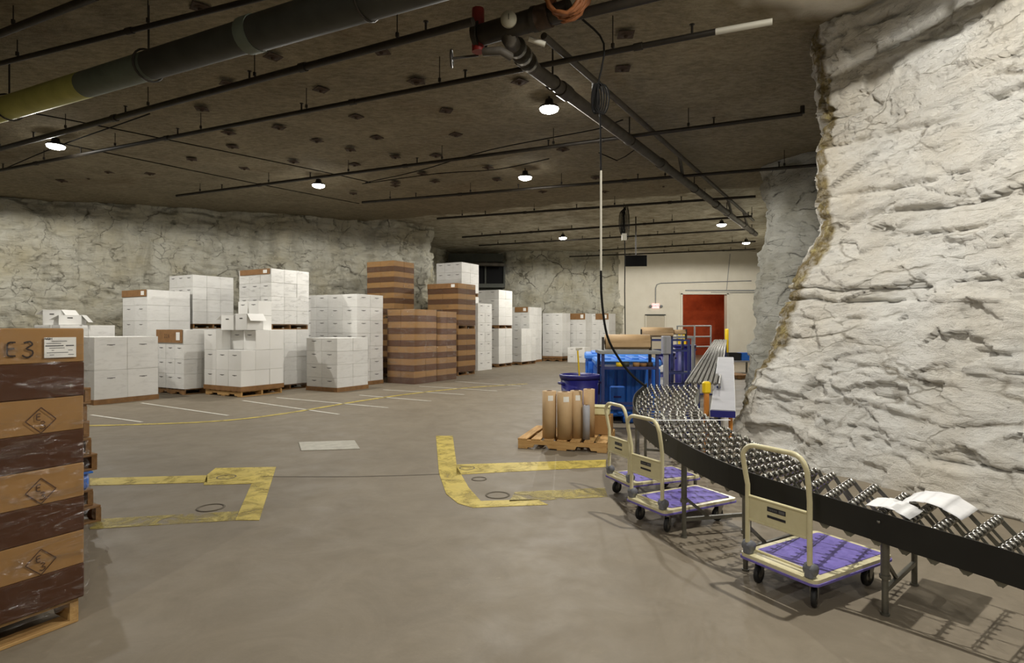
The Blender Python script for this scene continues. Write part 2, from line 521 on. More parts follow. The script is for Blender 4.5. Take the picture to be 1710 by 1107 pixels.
mark(lay([(150, 811), (346, 806), (346, 794), (150, 799)], 0), M_PY)
mark(lay([(393, 869), (433, 869), (461, 780), (360, 782), (346, 793), (340, 810), (420, 808)], 0), M_PY)
mark(lay([(150, 884), (393, 869), (398, 854), (150, 868)], 0), M_PYF)
mark(lay([(728, 728), (733, 790), (745, 825), (765, 841), (790, 848), (803, 837), (783, 815), (763, 780), (756, 728)], 0), M_PY)
mark(lay([(790, 848), (915, 843), (896, 834), (803, 837)], 0), M_PY)
mark(lay([(762, 793), (830, 789), (1012, 780), (1012, 768), (763, 776)], 0), M_PY)
mark(lay([(850, 838), (1015, 830), (1010, 815), (860, 822)], 0), M_PYF)
stroke([(60, 712), (150, 711), (235, 709), (370, 703), (480, 690), (600, 670), (700, 656), (790, 647), (880, 641)], 0.11, M_PY)
for px in ([(152, 693), (237, 705)], [(236, 673), (381, 694)], [(405, 669), (566, 692)], [(462, 664), (648, 681)],
           [(600, 660), (720, 670)], [(640, 651), (775, 659)], [(700, 645), (830, 653)], [(760, 637), (870, 645)]):
    stroke(px, 0.06, M_PW, 1.0)
mark(lay([(503, 753), (601, 750), (592, 736), (499, 739)], 0), M_PLATE, 'cover_plate', 0.008)
stroke([(434, 796), (600, 796), (735, 792)], 0.012, M_JOINT)
stroke([(0, 760), (150, 790)], 0.012, M_JOINT)
for x, y, r in ((378, 797, 0.11), (352, 848, 0.13), (780, 782, 0.1), (831, 827, 0.13), (800, 800, 0.09)):
    p = at(x, y)
    MB().lathe([(r * 0.72, 0.003), (r * 0.75, 0.006), (r * 0.83, 0.006), (r * 0.86, 0.003)], 18).build('bolt_scar', M_SCAR, floor, (p.x, p.y, 0))

# ------------------------------------------------------------------ ceiling
def pale_line(x):
    return 19.6 - 0.44 * (x + 3.1)
def ceiling():
    x0, x1, y0, y1, st = -28, 24, -8, 44, 0.26
    nx, ny = int((x1 - x0) / st) + 1, int((y1 - y0) / st) + 1
    vs, pale, paint, edge = [], [], [], []
    for j in range(ny):
        for i in range(nx):
            x, y = x0 + i * st, y0 + j * st
            p = Vector((x * 0.35, y * 0.35, 3.1))
            n1 = noise.fractal(p, 1.0, 2.0, 5)
            w = noise.noise(Vector((x * 0.8, y * 0.8, 9)))
            k = (y - pale_line(x) + 0.35 * w) / 0.3
            k = min(1, max(0, k + 0.5))
            z = CEIL + 0.07 * n1 + 0.03 * noise.noise(Vector((x * 2, y * 2, 1))) + 0.12 * k
            vs.append((x, y, z))
            pale.append(k * 0.9)
            # limewash carried from the near pillar onto the roof
            q = (2.55 + 0.25 * w - x) if y < 6.3 else 9
            d = max(2.5 + 0.15 * w - x, (y - (6.55 + 0.33 * (x - 2.4) + 0.15 * w)))
            pt = min(1, max(0, -d / 0.15 + 0.5))
            paint.append(pt)
            edge.append(max(0, 1 - abs(d) / 0.22) * 0.8)
    fs = [(j * nx + i, (j + 1) * nx + i, (j + 1) * nx + i + 1, j * nx + i + 1) for j in range(ny - 1) for i in range(nx - 1)]
    me = bpy.data.meshes.new('ceiling')
    me.from_pydata(vs, [], fs)
    me.materials.append(M_CEIL)
    for nm, d in (('pale', pale), ('paint', paint), ('edge', edge)):
        a = me.attributes.new(nm, 'FLOAT', 'POINT'); a.data.foreach_set('value', d)
    me.polygons.foreach_set('use_smooth', [True] * len(fs))
    return struct(put('ceiling', me), 'rough brown rock roof of the mine hall')
ceil_ob = ceiling()
plate_me = None
BOLTS = [(335, 13), (456, 95), (637, 86), (380, 140), (536, 150), (694, 136), (337, 182), (466, 213), (595, 195), (382, 222), (388, 245), (320, 266),
         (408, 281), (529, 235), (629, 230), (585, 250), (660, 262), (490, 270), (592, 275), (660, 305), (590, 323), (180, 287), (250, 290), (148, 297), (103, 302),
         (745, 185), (698, 136), (761, 225), (868, 137), (705, 290), (728, 260), (815, 280), (660, 310), (726, 303), (940, 250), (1010, 320), (1045, 58), (1040, 115), (830, 300), (995, 297), (1108, 310), (906, 320)]
for px, py in BOLTS:
    p = at(px, py, CEIL - 0.03)
    p = Vector(((px - CX) / F * (F * (CEIL - 0.03 - EYE) / (YH - py)), F * (CEIL - 0.03 - EYE) / (YH - py), CEIL - 0.03))
    if plate_me is None:
        b = MB().box((0, 0, 0), (0.2, 0.2, 0.012), bev=0.004)
        b.lathe([(0.0, -0.045), (0.022, -0.04), (0.03, -0.03), (0.03, 0)], 6, 0)
        b.lathe([(0.0, -0.016), (0.07, -0.014), (0.08, 0)], 10)
        plate_me = b.mesh('roof_bolt_plate', M_RUST)
    put('roof_bolt_plate', plate_me, ceil_ob, p, rng.uniform(0, 1.5))

# ------------------------------------------------------------------ rock walls
CELLS = ((1.05, 0.09, 0.0), (2.6, 0.05, 0.07), (6.5, 0.02, 0.1))
def rock(name, path, z1, ds, dz, seed, amp, label, m, flare=None, bare=None, blocky=1.0, fold=0.0):
    """path runs with the open room on its left hand side"""
    P = spline(path, ds)
    rr = random.Random(seed)
    bounds, z = [], -0.3
    while z < z1 + 1:
        z += rr.uniform(0.16, 0.62)
        bounds.append(z)
    nz = int((z1 + 0.15) / dz) + 1
    vs, bar = [], []
    s = 0.0
    off = Vector((seed * 3.7, seed * 1.9, seed * 5.3))
    for i, p in enumerate(P):
        if i:
            s += (p - P[i - 1]).length
        t = (P[min(i + 2, len(P) - 1)] - P[max(i - 2, 0)]).normalized()
        n = Vector((-t.y, t.x))
        for j in range(nz):
            z = -0.1 + j * dz
            q = Vector((p.x, p.y, z)) + off
            big = noise.fractal(q * 0.33, 1.0, 2.0, 3) * 0.32
            zz = z + 0.13 * noise.noise(Vector((s * 0.55, 3, seed))) + 0.05 * noise.noise(Vector((s * 2.1, 7, z)))
            k = 0
            while k < len(bounds) - 1 and bounds[k] < zz:
                k += 1
            # each bed is broken into blocks that sit proud or back
            L = 0.5 + (k * 7919 % 13) / 13.0 * 1.1
            c = math.floor(s / L + 0.3 * noise.noise(Vector((s * 1.7, z * 1.7, k))) + k * 0.37)
            h1 = math.sin(c * 12.9898 + k * 78.233 + seed) * 43758.5453
            h1 -= math.floor(h1)
            bed = noise.noise(Vector((s * 0.5, k * 3.3, seed)))
            d = big * 0.7 + blocky * (0.065 * bed + 0.05 * (h1 - 0.5))
            if fold:
                d += fold * (noise.noise(Vector((s * 0.75 + 0.15 * z, 2.2, seed))) + 0.45 * noise.noise(Vector((s * 2.2 + 0.3 * z, 5.5, seed))))
            # broken faces: cells of three sizes, each set at its own depth and tilt, a few fallen out
            wq = Vector((q.x, q.y, q.z * 2.1)) + Vector((noise.noise(q * 1.1), noise.noise(q * 1.1 + off), noise.noise(q * 0.9 - off))) * 0.35
            for sc_, am, gone in CELLS:
                c0 = noise.voronoi(wq * sc_)[1][0]
                a1 = math.sin(c0.x * 127.1 + c0.y * 311.7 + c0.z * 74.7) * 43758.5
                a1 -= math.floor(a1)
                dq = wq * sc_ - c0
                d += am * ((a1 - 0.5) * 1.3 + dq.z * (a1 * 5 % 1 - 0.3) * 1.3 + (dq.x + dq.y) * (a1 * 11 % 1 - 0.5) * 1.1)
                if a1 * 17 % 1 < gone:
                    d -= am * 1.9
            d += 0.02 * noise.fractal(Vector((q.x * 3.3, q.y * 3.3, q.z * 6.0)), 0.6, 2.1, 4)
            tz = min(abs(zz - bounds[k]), abs(zz - bounds[k - 1]) if k else 9)
            cm = noise.noise(Vector((s * 0.9, k * 5.1 + seed, z * 0.4)))
            if cm > 0.05:
                d -= 0.13 * min(1, (cm - 0.05) * 4) * math.exp(-(tz / 0.03) ** 2)
            d *= amp
            if flare:
                d += flare(s, z)
            vs.append((p.x + n.x * d, p.y + n.y * d, z))
            bar.append(bare(s, z) if bare else 0.0)
    N = len(P)
    fs = [(i * nz + j, (i + 1) * nz + j, (i + 1) * nz + j + 1, i * nz + j + 1) for i in range(N - 1) for j in range(nz - 1)]
    me = bpy.data.meshes.new(name)
    me.from_pydata(vs, [], fs)
    me.materials.append(m)
    a = me.attributes.new('bare', 'FLOAT', 'POINT'); a.data.foreach_set('value', bar)
    me.polygons.foreach_set('use_smooth', [True] * len(fs))
    return struct(put(name, me), label)

# near right pillar, path from behind the camera round its corner into the side passage
pil = [(11.5, 10.2), (8.0, 9.6), (5.5, 8.8), (4.2, 7.85), (3.82, 7.2), (4.15, 6.4), (4.7, 4.9), (5.3, 3.0), (6.2, 0.0), (7.0, -4.0)][::-1]
plen = [0]
for a, b in zip(pil, pil[1:]):
    plen.append(plen[-1] + (Vector(b) - Vector(a)).length)
SC = plen[5] + 0.05           # arc length of the corner
def pflare(s, z):
    k = max(0.0, 1 - z / 2.7)
    return 0.78 * k ** 1.15 * math.exp(-((s - SC) / 3.2) ** 2) + 0.35 * k
def pbare(s, z):
    c = SC + 0.05 + 0.16 * noise.noise(Vector((z * 1.1, 4.2, 0))) + 0.05 * noise.noise(Vector((z * 4, 1.2, 0))) + 0.22 * max(0.0, 1 - z / 2.2)
    w = 0.20 + 0.1 * noise.noise(Vector((z * 1.6, 8.8, 2))) - 0.05 * max(0.0, 1 - z / 2.5)
    return min(1.0, max(0.0, (w - abs(s - c)) / 0.07))
rock('wall_right', pil, 5.45, [0.2, 0.1, 0.022, 0.02, 0.02, 0.02, 0.06, 0.15, 0.2], 0.021, 3, 0.62, 'white limewashed rock pillar with ledges and cracks beside the conveyor', M_ROCK, pflare, pbare)
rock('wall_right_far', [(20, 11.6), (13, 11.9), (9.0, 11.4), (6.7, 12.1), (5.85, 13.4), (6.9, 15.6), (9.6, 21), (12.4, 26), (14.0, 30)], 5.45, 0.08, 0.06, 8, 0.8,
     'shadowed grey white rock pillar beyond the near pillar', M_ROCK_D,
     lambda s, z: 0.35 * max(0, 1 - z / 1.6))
rock('wall_left', [(-1.0, 40), (-3.6, 27), (-3.2, 23.4), (-2.95, 22.3), (-3.7, 21.1), (-5.6, 19.9), (-8, 18.8), (-14.1, 16.3), (-19, 14.0), (-25, 10), (-27, 2), (-26, -8)], 5.5, 0.065, 0.05, 5, 1.0,
     'cracked grey white rock wall behind the stacked cartons', M_ROCK_L, fold=0.3)
rock('wall_back_rock', [(5.55, 30.4), (5.5, 29.1), (4.2, 28.9), (2.0, 28.9), (0.6, 29.0), (-0.4, 29.2), (-0.7, 31), (0.2, 40)], 5.5, 0.085, 0.075, 6, 0.8,
     'pale rock wall between the dark passage and the painted wall', M_ROCK_L, fold=0.15)
rock('wall_rear', [(-26, -8.2), (-10, -7.6), (8, -8)], 5.5, 0.3, 0.25, 9, 0.8, 'rock wall closing the hall', M_ROCK_L)
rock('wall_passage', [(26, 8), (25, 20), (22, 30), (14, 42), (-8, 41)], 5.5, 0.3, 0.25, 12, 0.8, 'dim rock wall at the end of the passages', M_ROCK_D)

# ------------------------------------------------------------------ painted end wall, doors
YB = 28.9
wall_b = MB()
# wall with a loading doorway (x0..x1, 0..3.15) as four blocks round the hole
DX0, DX1, DZ = (1138 - CX) / F * YB, (1215 - CX) / F * YB, 3.18
for x0, x1, z0, z1 in ((5.3, DX0, 0, 5.6), (DX1, 14.2, 0, 5.6), (DX0, DX1, DZ, 5.6)):
    wall_b.box(((x0 + x1) / 2, YB + 0.15, (z0 + z1) / 2), (x1 - x0, 0.3, z1 - z0))
wall_back = struct(wall_b.build('wall_back', M_WALLP), 'cream painted block wall at the far end of the hall')
d1 = struct(MB().box((0, 0, 0), (0.1, 0.36, DZ + 0.1)).build('door_1', M_WALLP, None, (DX0, YB + 0.13, DZ / 2)), 'cream framed loading doorway into the red lit hall')
MB().box(((DX1 - DX0), 0, 0), (0.1, 0.36, DZ + 0.1)).build('door_post', M_WALLP, d1)
MB().box(((DX1 - DX0) / 2, 0, DZ / 2 + 0.06), (DX1 - DX0 + 0.2, 0.36, 0.12)).build('door_head', M_WALLP, d1)
struct(MB().box((0, 0, 0), (DX1 - DX0 + 3, 0.3, 4.6)).box((-(DX1 - DX0) / 2 - 1.4, -1.8, 0), (0.3, 3.4, 4.6)).box(((DX1 - DX0) / 2 + 1.4, -1.8, 0), (0.3, 3.4, 4.6))
       .box((0, -1.8, 2.4), (DX1 - DX0 + 3, 3.4, 0.2))
       .build('wall_red', M_REDR, None, ((DX0 + DX1) / 2, YB + 3.9, 2.3)), 'rusty red rock hall seen through the loading doorway')
lp = bpy.data.lights.new('red_hall_lamp', 'POINT'); lp.energy = 60; lp.color = (1.0, 0.82, 0.6); lp.shadow_soft_size = 0.15
# person door
dx0, dx1 = (1078 - CX) / F * YB, (1110 - CX) / F * YB
d2 = struct(MB().box((0, 0, 1.06), (dx1 - dx0 - 0.04, 0.05, 2.1)).build('door_2', M_DOORP, None, ((dx0 + dx1) / 2, YB - 0.03, 0)), 'beige personnel door in the cream wall under the exit sign')
for x in (-1, 1):
    MB().box((x * (dx1 - dx0) / 2, -0.01, 1.08), (0.06, 0.1, 2.16)).build('door_frame', M_WALLP, d2)
MB().box((0, -0.01, 2.16), (dx1 - dx0 + 0.06, 0.1, 0.06)).build('door_frame', M_DARK, d2)
MB().lathe([(0.0, 0), (0.03, 0), (0.03, 0.05), (0, 0.05)], 10, M=Matrix.Rotation(math.pi / 2, 4, 'X')).build('door_knob', M_ZINC, d2, ((dx1 - dx0) / 2 - 0.1, -0.03, 1.0))

def text_mesh(body, size, extrude, m, name):
    cu = bpy.data.curves.new(name, 'FONT')
    cu.body = body; cu.size = size; cu.extrude = extrude; cu.align_x = 'CENTER'; cu.align_y = 'CENTER'; cu.resolution_u = 2
    tmp = bpy.data.objects.new(name, cu)
    COL.objects.link(tmp)
    dg = bpy.context.evaluated_depsgraph_get()
    me = bpy.data.meshes.new_from_object(tmp.evaluated_get(dg))
    bpy.data.objects.remove(tmp, do_unlink=True)
    me.materials.clear(); me.materials.append(m)
    me.name = name
    return me

# exit sign with its two emergency heads and the conduit that feeds it
ex = thing('exit_sign', 'small pink red lit exit sign above the beige door', 'exit sign', ((1094.5 - CX) / F * YB, YB - 0.04, EYE + (YH - 511) / F * YB))
MB().box((0, 0, 0), (0.36, 0.07, 0.24), bev=0.01).build('housing', M_EXITW, ex)
tx = put('lettering', text_mesh('EXIT', 0.17, 0.004, M_EXIT, 'lettering'), ex, (0, -0.04, 0)); tx.rotation_euler = (math.pi / 2, 0, 0)
for x in (-0.26, 0.26):
    MB().lathe([(0, -0.05), (0.06, -0.04), (0.075, 0.04), (0, 0.05)], 12, M=Matrix.Rotation(math.pi / 2, 4, 'X')).build('emergency_lamp', M_GREYM, ex, (x, -0.02, -0.02))
zc = EYE + (YH - 473) / F * YB
xs = (1094.5 - CX) / F * YB
tag(MB().tube([(xs, YB - 0.03, ex.location.z + 0.1), (xs, YB - 0.03, zc - 0.25), (xs + 0.07, YB - 0.03, zc - 0.07), (xs + 0.25, YB - 0.03, zc), (11.9, YB - 0.03, zc + 0.12)], 0.022, 6)
    .build('conduit', M_GREYM), 'thin grey conduit bending up from the exit sign and along the wall', 'conduit')
tag(MB().box((0, 0, 0), (3.9, 0.05, 0.05)).box((0.6, -0.02, -0.1), (2.6, 0.04, 0.03)).build('door_track', M_GREYM, None, ((1210 - CX) / F * YB, YB - 0.03, EYE + (YH - 485) / F * YB)),
    'grey sliding door track above the red doorway', 'door track')
tag(MB().tube([((1213 - CX) / F * YB, YB - 0.02, 3.4), ((1219 - CX) / F * YB, YB - 0.02, 5.2)], 0.015, 6).build('conduit', M_GREYM),
    'thin vertical conduit rising from the door track to the roof', 'conduit')

# ------------------------------------------------------------------ dark mezzanine in the passage
mz = thing('mezzanine_office', 'dark green grey mezzanine office with windows deep in the passage', 'office', (-1.75, 27.5, 0))
MB().box((0, 0.4, 1.7), (2.6, 0.25, 3.4)).build('lower_wall', M_DARK, mz)
MB().box((0, 0.2, 3.5), (2.8, 0.9, 0.18)).build('floor_beam', M_DARK, mz)
MB().box((0, 0.6, 4.9), (2.6, 0.2, 0.4)).build('upper_wall', M_DARK, mz)
for x in (-0.95, 0, 0.95):
    w_ = MB().box((x, 0.6, 4.15), (0.85, 0.04, 1.1)).build('window_pane', M_TV, mz)
for x in (-1.38, -0.47, 0.47, 1.38):
    MB().box((x, 0.55, 4.15), (0.08, 0.12, 1.15)).build('mullion', M_DARK, mz)
MB().tube([(-1.4, -0.1, 4.55), (1.4, -0.1, 4.5)], 0.09, 8).build('air_duct', M_MAINPIPE, mz)

# ------------------------------------------------------------------ lamps
def lamp(loc, label, watts=LAMP_W):
    r = thing('high_bay_lamp', label, 'lamp', loc, 0, 'high bay lamps under the mine roof')
    MB().lathe([(0, 0.14), (0.06, 0.14), (0.075, 0.06), (0.15, 0.03), (0.16, 0.0), (0.13, -0.01)], 16).build('housing', M_DARKPIPE, r)
    MB().tube([(0, 0, 0.12), (0, 0, 0.21)], 0.014, 6).build('stem', M_DARKPIPE, r)
    MB().lathe([(0.15, -0.005), (0.14, -0.035), (0.09, -0.06), (0.0, -0.07)], 16).build('lens', M_LENS, r)
    li = bpy.data.lights.new('lamp_light', 'SPOT')
    li.energy = watts; li.color = LAMP_COL; li.spot_size = math.radians(179); li.spot_blend = 0.12; li.shadow_soft_size = 0.05
    lo = bpy.data.objects.new('lamp_light', li); COL.objects.link(lo); lo.parent = r; lo.location = (0, 0, -0.1)
    return r
def ab(px, py, z):
    d = F * (z - EYE) / (YH - py)
    return Vector(((px - CX) / F * d, d, z))
LZ = 4.98
for px, py, lab in ((917, 181, 'brightest lamp, hanging beside the long diagonal pipe'), (877, 296, 'lamp under the roof right above the white cord, second in its row'),
                    (532, 309, 'lamp near the roof edge above the stacked white cartons'), (93, 243, 'leftmost lamp, shining under the thick yellow pipe end'),
                    (940, 397, 'small distant lamp above the far white stacks'), (1205, 375, 'distant lamp above the red doorway by the pipe end')):
    lamp(ab(px, py, LZ), 'white high bay ' + lab, LAMP_W * (1.25 if py > 350 else (0.75 if px == 532 else 1.0)))
lamp(ab(1246, 405, LZ), 'white high bay lamp half hidden by the shadowed pillar beside the end wall', LAMP_W * 0.9)
lamp(Vector((2.35, 3.45, 5.0)), 'high bay lamp over the near trolleys and the rock pillar', LAMP_W * 1.4)
lamp(Vector((-3.2, -2.8, 5.0)), 'high bay lamp behind the viewer over the open floor')
lamp(Vector((1.2, -2.4, 5.0)), 'unseen high bay lamp added behind the viewer to light the pillar face', LAMP_W * 0.7)  # extra lamp out of view, added to light the pillar frontally
lamp(Vector((-13.6, 12.6, 5.0)), 'unseen high bay lamp added beyond the leftmost stacks to brighten the rock wall')  # extra lamp out of view, added to lift the dark left wall
rl = bpy.data.objects.new('red_hall_lamp', lp); COL.objects.link(rl); rl.location = ((DX0 + DX1) / 2 - 0.3, YB + 2.0, 3.6)
tag(rl, 'warm lamp in the red hall', 'lamp')

# ------------------------------------------------------------------ pipes under the roof
def pipe(a, b, r, label, cat='pipe', name='sprinkler_pipe', m=M_DARKPIPE, hang=2.4, heads=True, seg=8, group=None, ext=0.0, couplings=True):
    a, b = Vector(a), Vector(b)
    d = (b - a)
    L = d.length
    d.normalize()
    root = thing(name, label, cat, a, 0, group)
    MB().tube([-d * ext, (b - a) + d * ext], r, seg).build('run', m, root)
    s = 0.9
    while s < L:
        p = d * s
        MB().tube([p + Vector((0, 0, r)), p + Vector((0, 0, CEIL - 0.02 - (a + p).z))], 0.007, 5).build('hanger_rod', M_DARKPIPE, root)
        MB().tube([p + Vector((0, 0, r + 0.012)) + d.cross(Vector((0, 0, 1))) * 0 + Vector((0, 0, 0)), p + Vector((0, 0, r + 0.06))], 0.022, 6).build('hanger_clamp', M_DARKPIPE, root)
        s += hang
    if heads:
        s = 1.7
        while s < L:
            p = d * s
            b_ = MB().tube([p + Vector((0, 0, r * 0.5)), p + Vector((0, 0, r + 0.09))], 0.014, 6)
            b_.lathe([(0.0, 0), (0.03, 0.0), (0.03, 0.008), (0, 0.008)], 8, M=Matrix.Translation(p + Vector((0, 0, r + 0.09))))
            b_.build('sprinkler_head', M_DARKPIPE, root)
            s += 2.9
    if couplings:
        s = 3.0
        while s < L:
            p = d * s
            MB().tube([p - d * 0.05, p + d * 0.05], r * 1.3, seg).build('coupling', m, root)
            s += 4.2
    return root
G = 'branch sprinkler pipes under the roof'
pipe(ab(-120, 281, 4.98), ab(790, 36, 4.74), 0.045, 'black sprinkler pipe running under the thick wrapped pipe to the red valve', group=G)
pB = pipe(ab(-60, 296, 4.98), ab(1195, 53, 4.74), 0.035, 'long black sprinkler pipe crossing the roof above the brightest lamp', group=G)
a_, b_ = ab(1195, 53, 4.74), ab(1290, 36, 4.73)
MB().tube([a_ - pB.location, b_ - pB.location], 0.036, 8).build('white_end_run', M_CORDW, pB)
pipe(ab(295, 327, 4.95), ab(1340, 190, 4.8), 0.034, 'black sprinkler pipe passing between the two middle lamps to a turned up end', group=G)
MB().tube([ab(1340, 190, 4.8), ab(1340, 190, 4.8) + Vector((0, 0, 0.12))], 0.034, 8).build('pipe_end', M_DARKPIPE, bpy.data.objects['sprinkler_pipe.002']).location = -ab(295, 327, 4.95)
pipe(ab(605, 338, 4.95), ab(1385, 274, 4.8), 0.034, 'black sprinkler pipe ending at the shadowed rock pillar', group=G)
pipe(ab(730, 365, 4.98), ab(1262, 328, 4.85), 0.034, 'sprinkler pipe at the step where the roof turns pale', group=G)
pipe(ab(772, 396, 5.05), ab(1256, 361, 4.9), 0.034, 'sprinkler pipe first beyond the roof step in the pale bay', group=G)
pipe(ab(800, 410, 5.0), ab(1245, 383, 4.9), 0.03, 'sprinkler pipe second beyond the roof step in the pale bay', group=G)
pipe(ab(1000, 418, 5.0), ab(1262, 403, 4.9), 0.03, 'sprinkler pipe second from the cream end wall', group=G)
pipe(ab(951, 428.5, 5.05), ab(1262, 416, 4.95), 0.03, 'sprinkler pipe nearest the cream end wall', group=G)
pipe(ab(-40, 116, 4.95), ab(470, -12, 4.85), 0.03, 'thin black pipe running just above the thick wrapped pipe', group=G, heads=False)
pipe(ab(-40, 72, 4.95), ab(160, -6, 4.85), 0.04, 'black pipe in the top corner above the thick wrapped pipe', group=G, heads=False)
pipe((0.45, 6.15, 4.76), (4.1, 4.3, 4.7), 0.055, 'sprinkler pipe leaving the red valve towards the limewashed pillar', group=G, heads=False)

# thick wrapped pipe upper left
d0, d1_ = ab(-90, 211, 4.62), ab(860, -74, 4.38)
dk = thing('wrapped_pipe', 'thick insulated pipe with yellow green end and dark grey wrap', 'pipe', d0)
dv = d1_ - d0
def dseg(a, b, r, m, nm):
    MB().tube([dv * a, dv * b], r, 20).build(nm, m, dk)
dseg(0, 0.393, 0.155, M_DUCTY, 'yellow_sleeve')
dseg(0.39, 0.533, 0.152, M_DUCTG, 'grey_sleeve')
dseg(0.53, 0.70, 0.155, M_DUCTD, 'dark_sleeve')
dseg(0.692, 0.708, 0.178, M_DUCTG, 'sleeve_cuff')
dseg(0.70, 1.0, 0.17, M_DUCTD, 'dark_sleeve')
for k in (0.2, 0.525, 0.85):
    p = dv * k
    b = MB()
    ax = dv.normalized()
    e1 = ax.cross(Vector((0, 0, 1))).normalized()
    e2 = e1.cross(ax)
    b.tube([p + (e1 * math.cos(q) + e2 * math.sin(q)) * 0.175 for q in [i * math.pi / 10 for i in range(21)]], 0.012, 6)
    hg = b.build('hanger_ring', M_DARKPIPE, dk)
    MB().tube([p + Vector((0, 0, 0.17)), p + Vector((0, 0, CEIL - 0.02 - (d0 + p).z))], 0.012, 6).build('hanger_rod', M_DARKPIPE, hg)

# main pipe with parallel feed and valve
m0, m1 = ab(868, 97, 4.72), ab(1262, 391, 4.95)
mp = thing('main_pipe', 'large grey fire main running diagonally to the far pillar with thinner return pipe', 'pipe', m0)
mv = m1 - m0
MB().tube([Vector((0, 0, 0)), mv], 0.085, 14).build('run', M_MAINPIPE, mp)
q0, q1 = ab(908, 60, 4.84) - m0, ab(1258, 368, 5.02) - m0
MB().tube([q0, q1], 0.042, 10).build('return_run', M_MAINPIPE, mp)
for k in (0.07, 0.33, 0.62, 0.86):
    p = mv * k
    MB().tube([p - mv.normalized() * 0.12, p + mv.normalized() * 0.12], 0.105, 14).build('coupling', M_MAINPIPE, mp)
for k in (0.13, 0.42, 0.74, 0.9):
    p = mv * k; q = q0 + (q1 - q0) * max(0, (k - 0.03))
    MB().tube([p, Vector((p.x, p.y, q.z)), q], 0.035, 8).build('riser', M_MAINPIPE, mp)
for k in (0.05, 0.22, 0.48, 0.7, 0.95):
    p = mv * k
    MB().tube([p + Vector((0, 0, 0.08)), p + Vector((0, 0, CEIL - 0.02 - (m0 + p).z))], 0.012, 6).build('hanger_rod', M_DARKPIPE, mp)
    MB().tube([p + Vector((0.1 * math.cos(t), 0, 0.1 * math.sin(t))) for t in [i * math.pi / 8 for i in range(17)]], 0.01, 5).build('hanger_ring', M_DARKPIPE, mp)
# valve assembly
va = thing('sprinkler_valve', 'red and black sprinkler valve with gauge and hand wheel under the roof', 'valve', ab(850, 45, 4.78))
dvv = (d1_ - d0).normalized()
vr = Vector((0.87, -0.49, 0))
MB().tube([vr * -0.35, vr * 0.3], 0.115, 16).tube([vr * 0.3, vr * 0.72], 0.1, 16).build('body', M_DARKPIPE, va)
MB().tube([vr * 0.34, vr * 0.5], 0.125, 16).build('brown_collar', M_RUST, va)
MB().tube([vr * -0.42, vr * -0.36], 0.15, 14).build('flange', M_DARKPIPE, va)
MB().tube([vr * 0.3, vr * 0.35], 0.13, 14).build('flange', M_DARKPIPE, va)
MB().tube([vr * -0.4 + Vector((0, 0, -0.18)), vr * -0.4 + Vector((0, 0, 0.3))], 0.07, 10).build('red_bonnet', M_RED, va)
MB().tube([vr * 0.02 + Vector((0, 0, -0.02)), Vector((0, 0, -0.12)), m0 - va.location + Vector((0, 0, 0.02)), m0 - va.location + mv.normalized() * 0.3], 0.088, 12).build('elbow', M_MAINPIPE, va)
for k_ in (0.3, 0.55, 0.8):
    c_ = Vector((0, 0, -0.12)).lerp(m0 - va.location + mv.normalized() * 0.3, k_)
    e_ = (m0 - va.location + mv.normalized() * 0.3 - Vector((0, 0, -0.12))).normalized()
    MB().tube([c_ - e_ * 0.03, c_ + e_ * 0.03], 0.115, 14).build('clamp_ring', M_ZINC, va)
MB().tube([vr * -0.32 + Vector((0, -0.05, -0.22)), vr * -0.1 + Vector((0, -0.05, -0.26)), vr * 0.02 + Vector((0, 0.12, -0.27))], 0.045, 10).build('trim_pipe', M_MAINPIPE, va)
gm = MB().lathe([(0, -0.02), (0.085, -0.02), (0.085, 0.02), (0.0, 0.022)], 18, M=Matrix.Rotation(math.pi / 2, 4, 'X')).build('gauge', M_BRASS, va, vr * 0.02 + Vector((-0.02, -0.2, -0.03)))
MB().box((0, -0.024, 0.02), (0.006, 0.004, 0.06)).build('gauge_needle', M_INK, gm)
hw = vr * -0.75 + Vector((0, -0.1, -0.22))
b = MB().tube([hw + Vector((0, 0.09 * math.cos(t), 0.09 * math.sin(t))) for t in [i * math.pi / 8 for i in range(17)]], 0.013, 6)
b.tube([hw, hw + Vector((0.3, 0.05, 0.06))], 0.014, 6)
for t in (0, 1.57):
    b.tube([hw + Vector((0, 0.09 * math.cos(t), 0.09 * math.sin(t))), hw - Vector((0, 0.09 * math.cos(t), 0.09 * math.sin(t)))], 0.008, 5)
b.build('hand_wheel', M_DARKPIPE, va)
MB().tube([vr * 0.25 + Vector((0, 0.1, -0.14)), vr * 0.45 + Vector((0, 0.2, -0.2))], 0.03, 8).build('drain_stub', M_CORDW, va)
# orange hose coil
hc = va.location + vr * 0.68 + Vector((0.0, -0.1, 0.1))
b = MB()
pts = []
for i in range(110):
    t = i * 2 * math.pi / 18
    k = i / 109
    pts.append(Vector((0.22 * math.cos(t) * (0.9 + 0.1 * math.sin(i * 1.7)), (k - 0.5) * 0.22 + 0.02 * math.sin(i * 2.3), 0.22 * math.sin(t) * (0.95 + 0.08 * math.sin(i)))))
b.tube(pts, 0.022, 6)
tag(b.build('hose_coil', M_ORHOSE, None, hc, -0.5), 'coiled orange hose hung on the pipe beside the valve', 'hose')

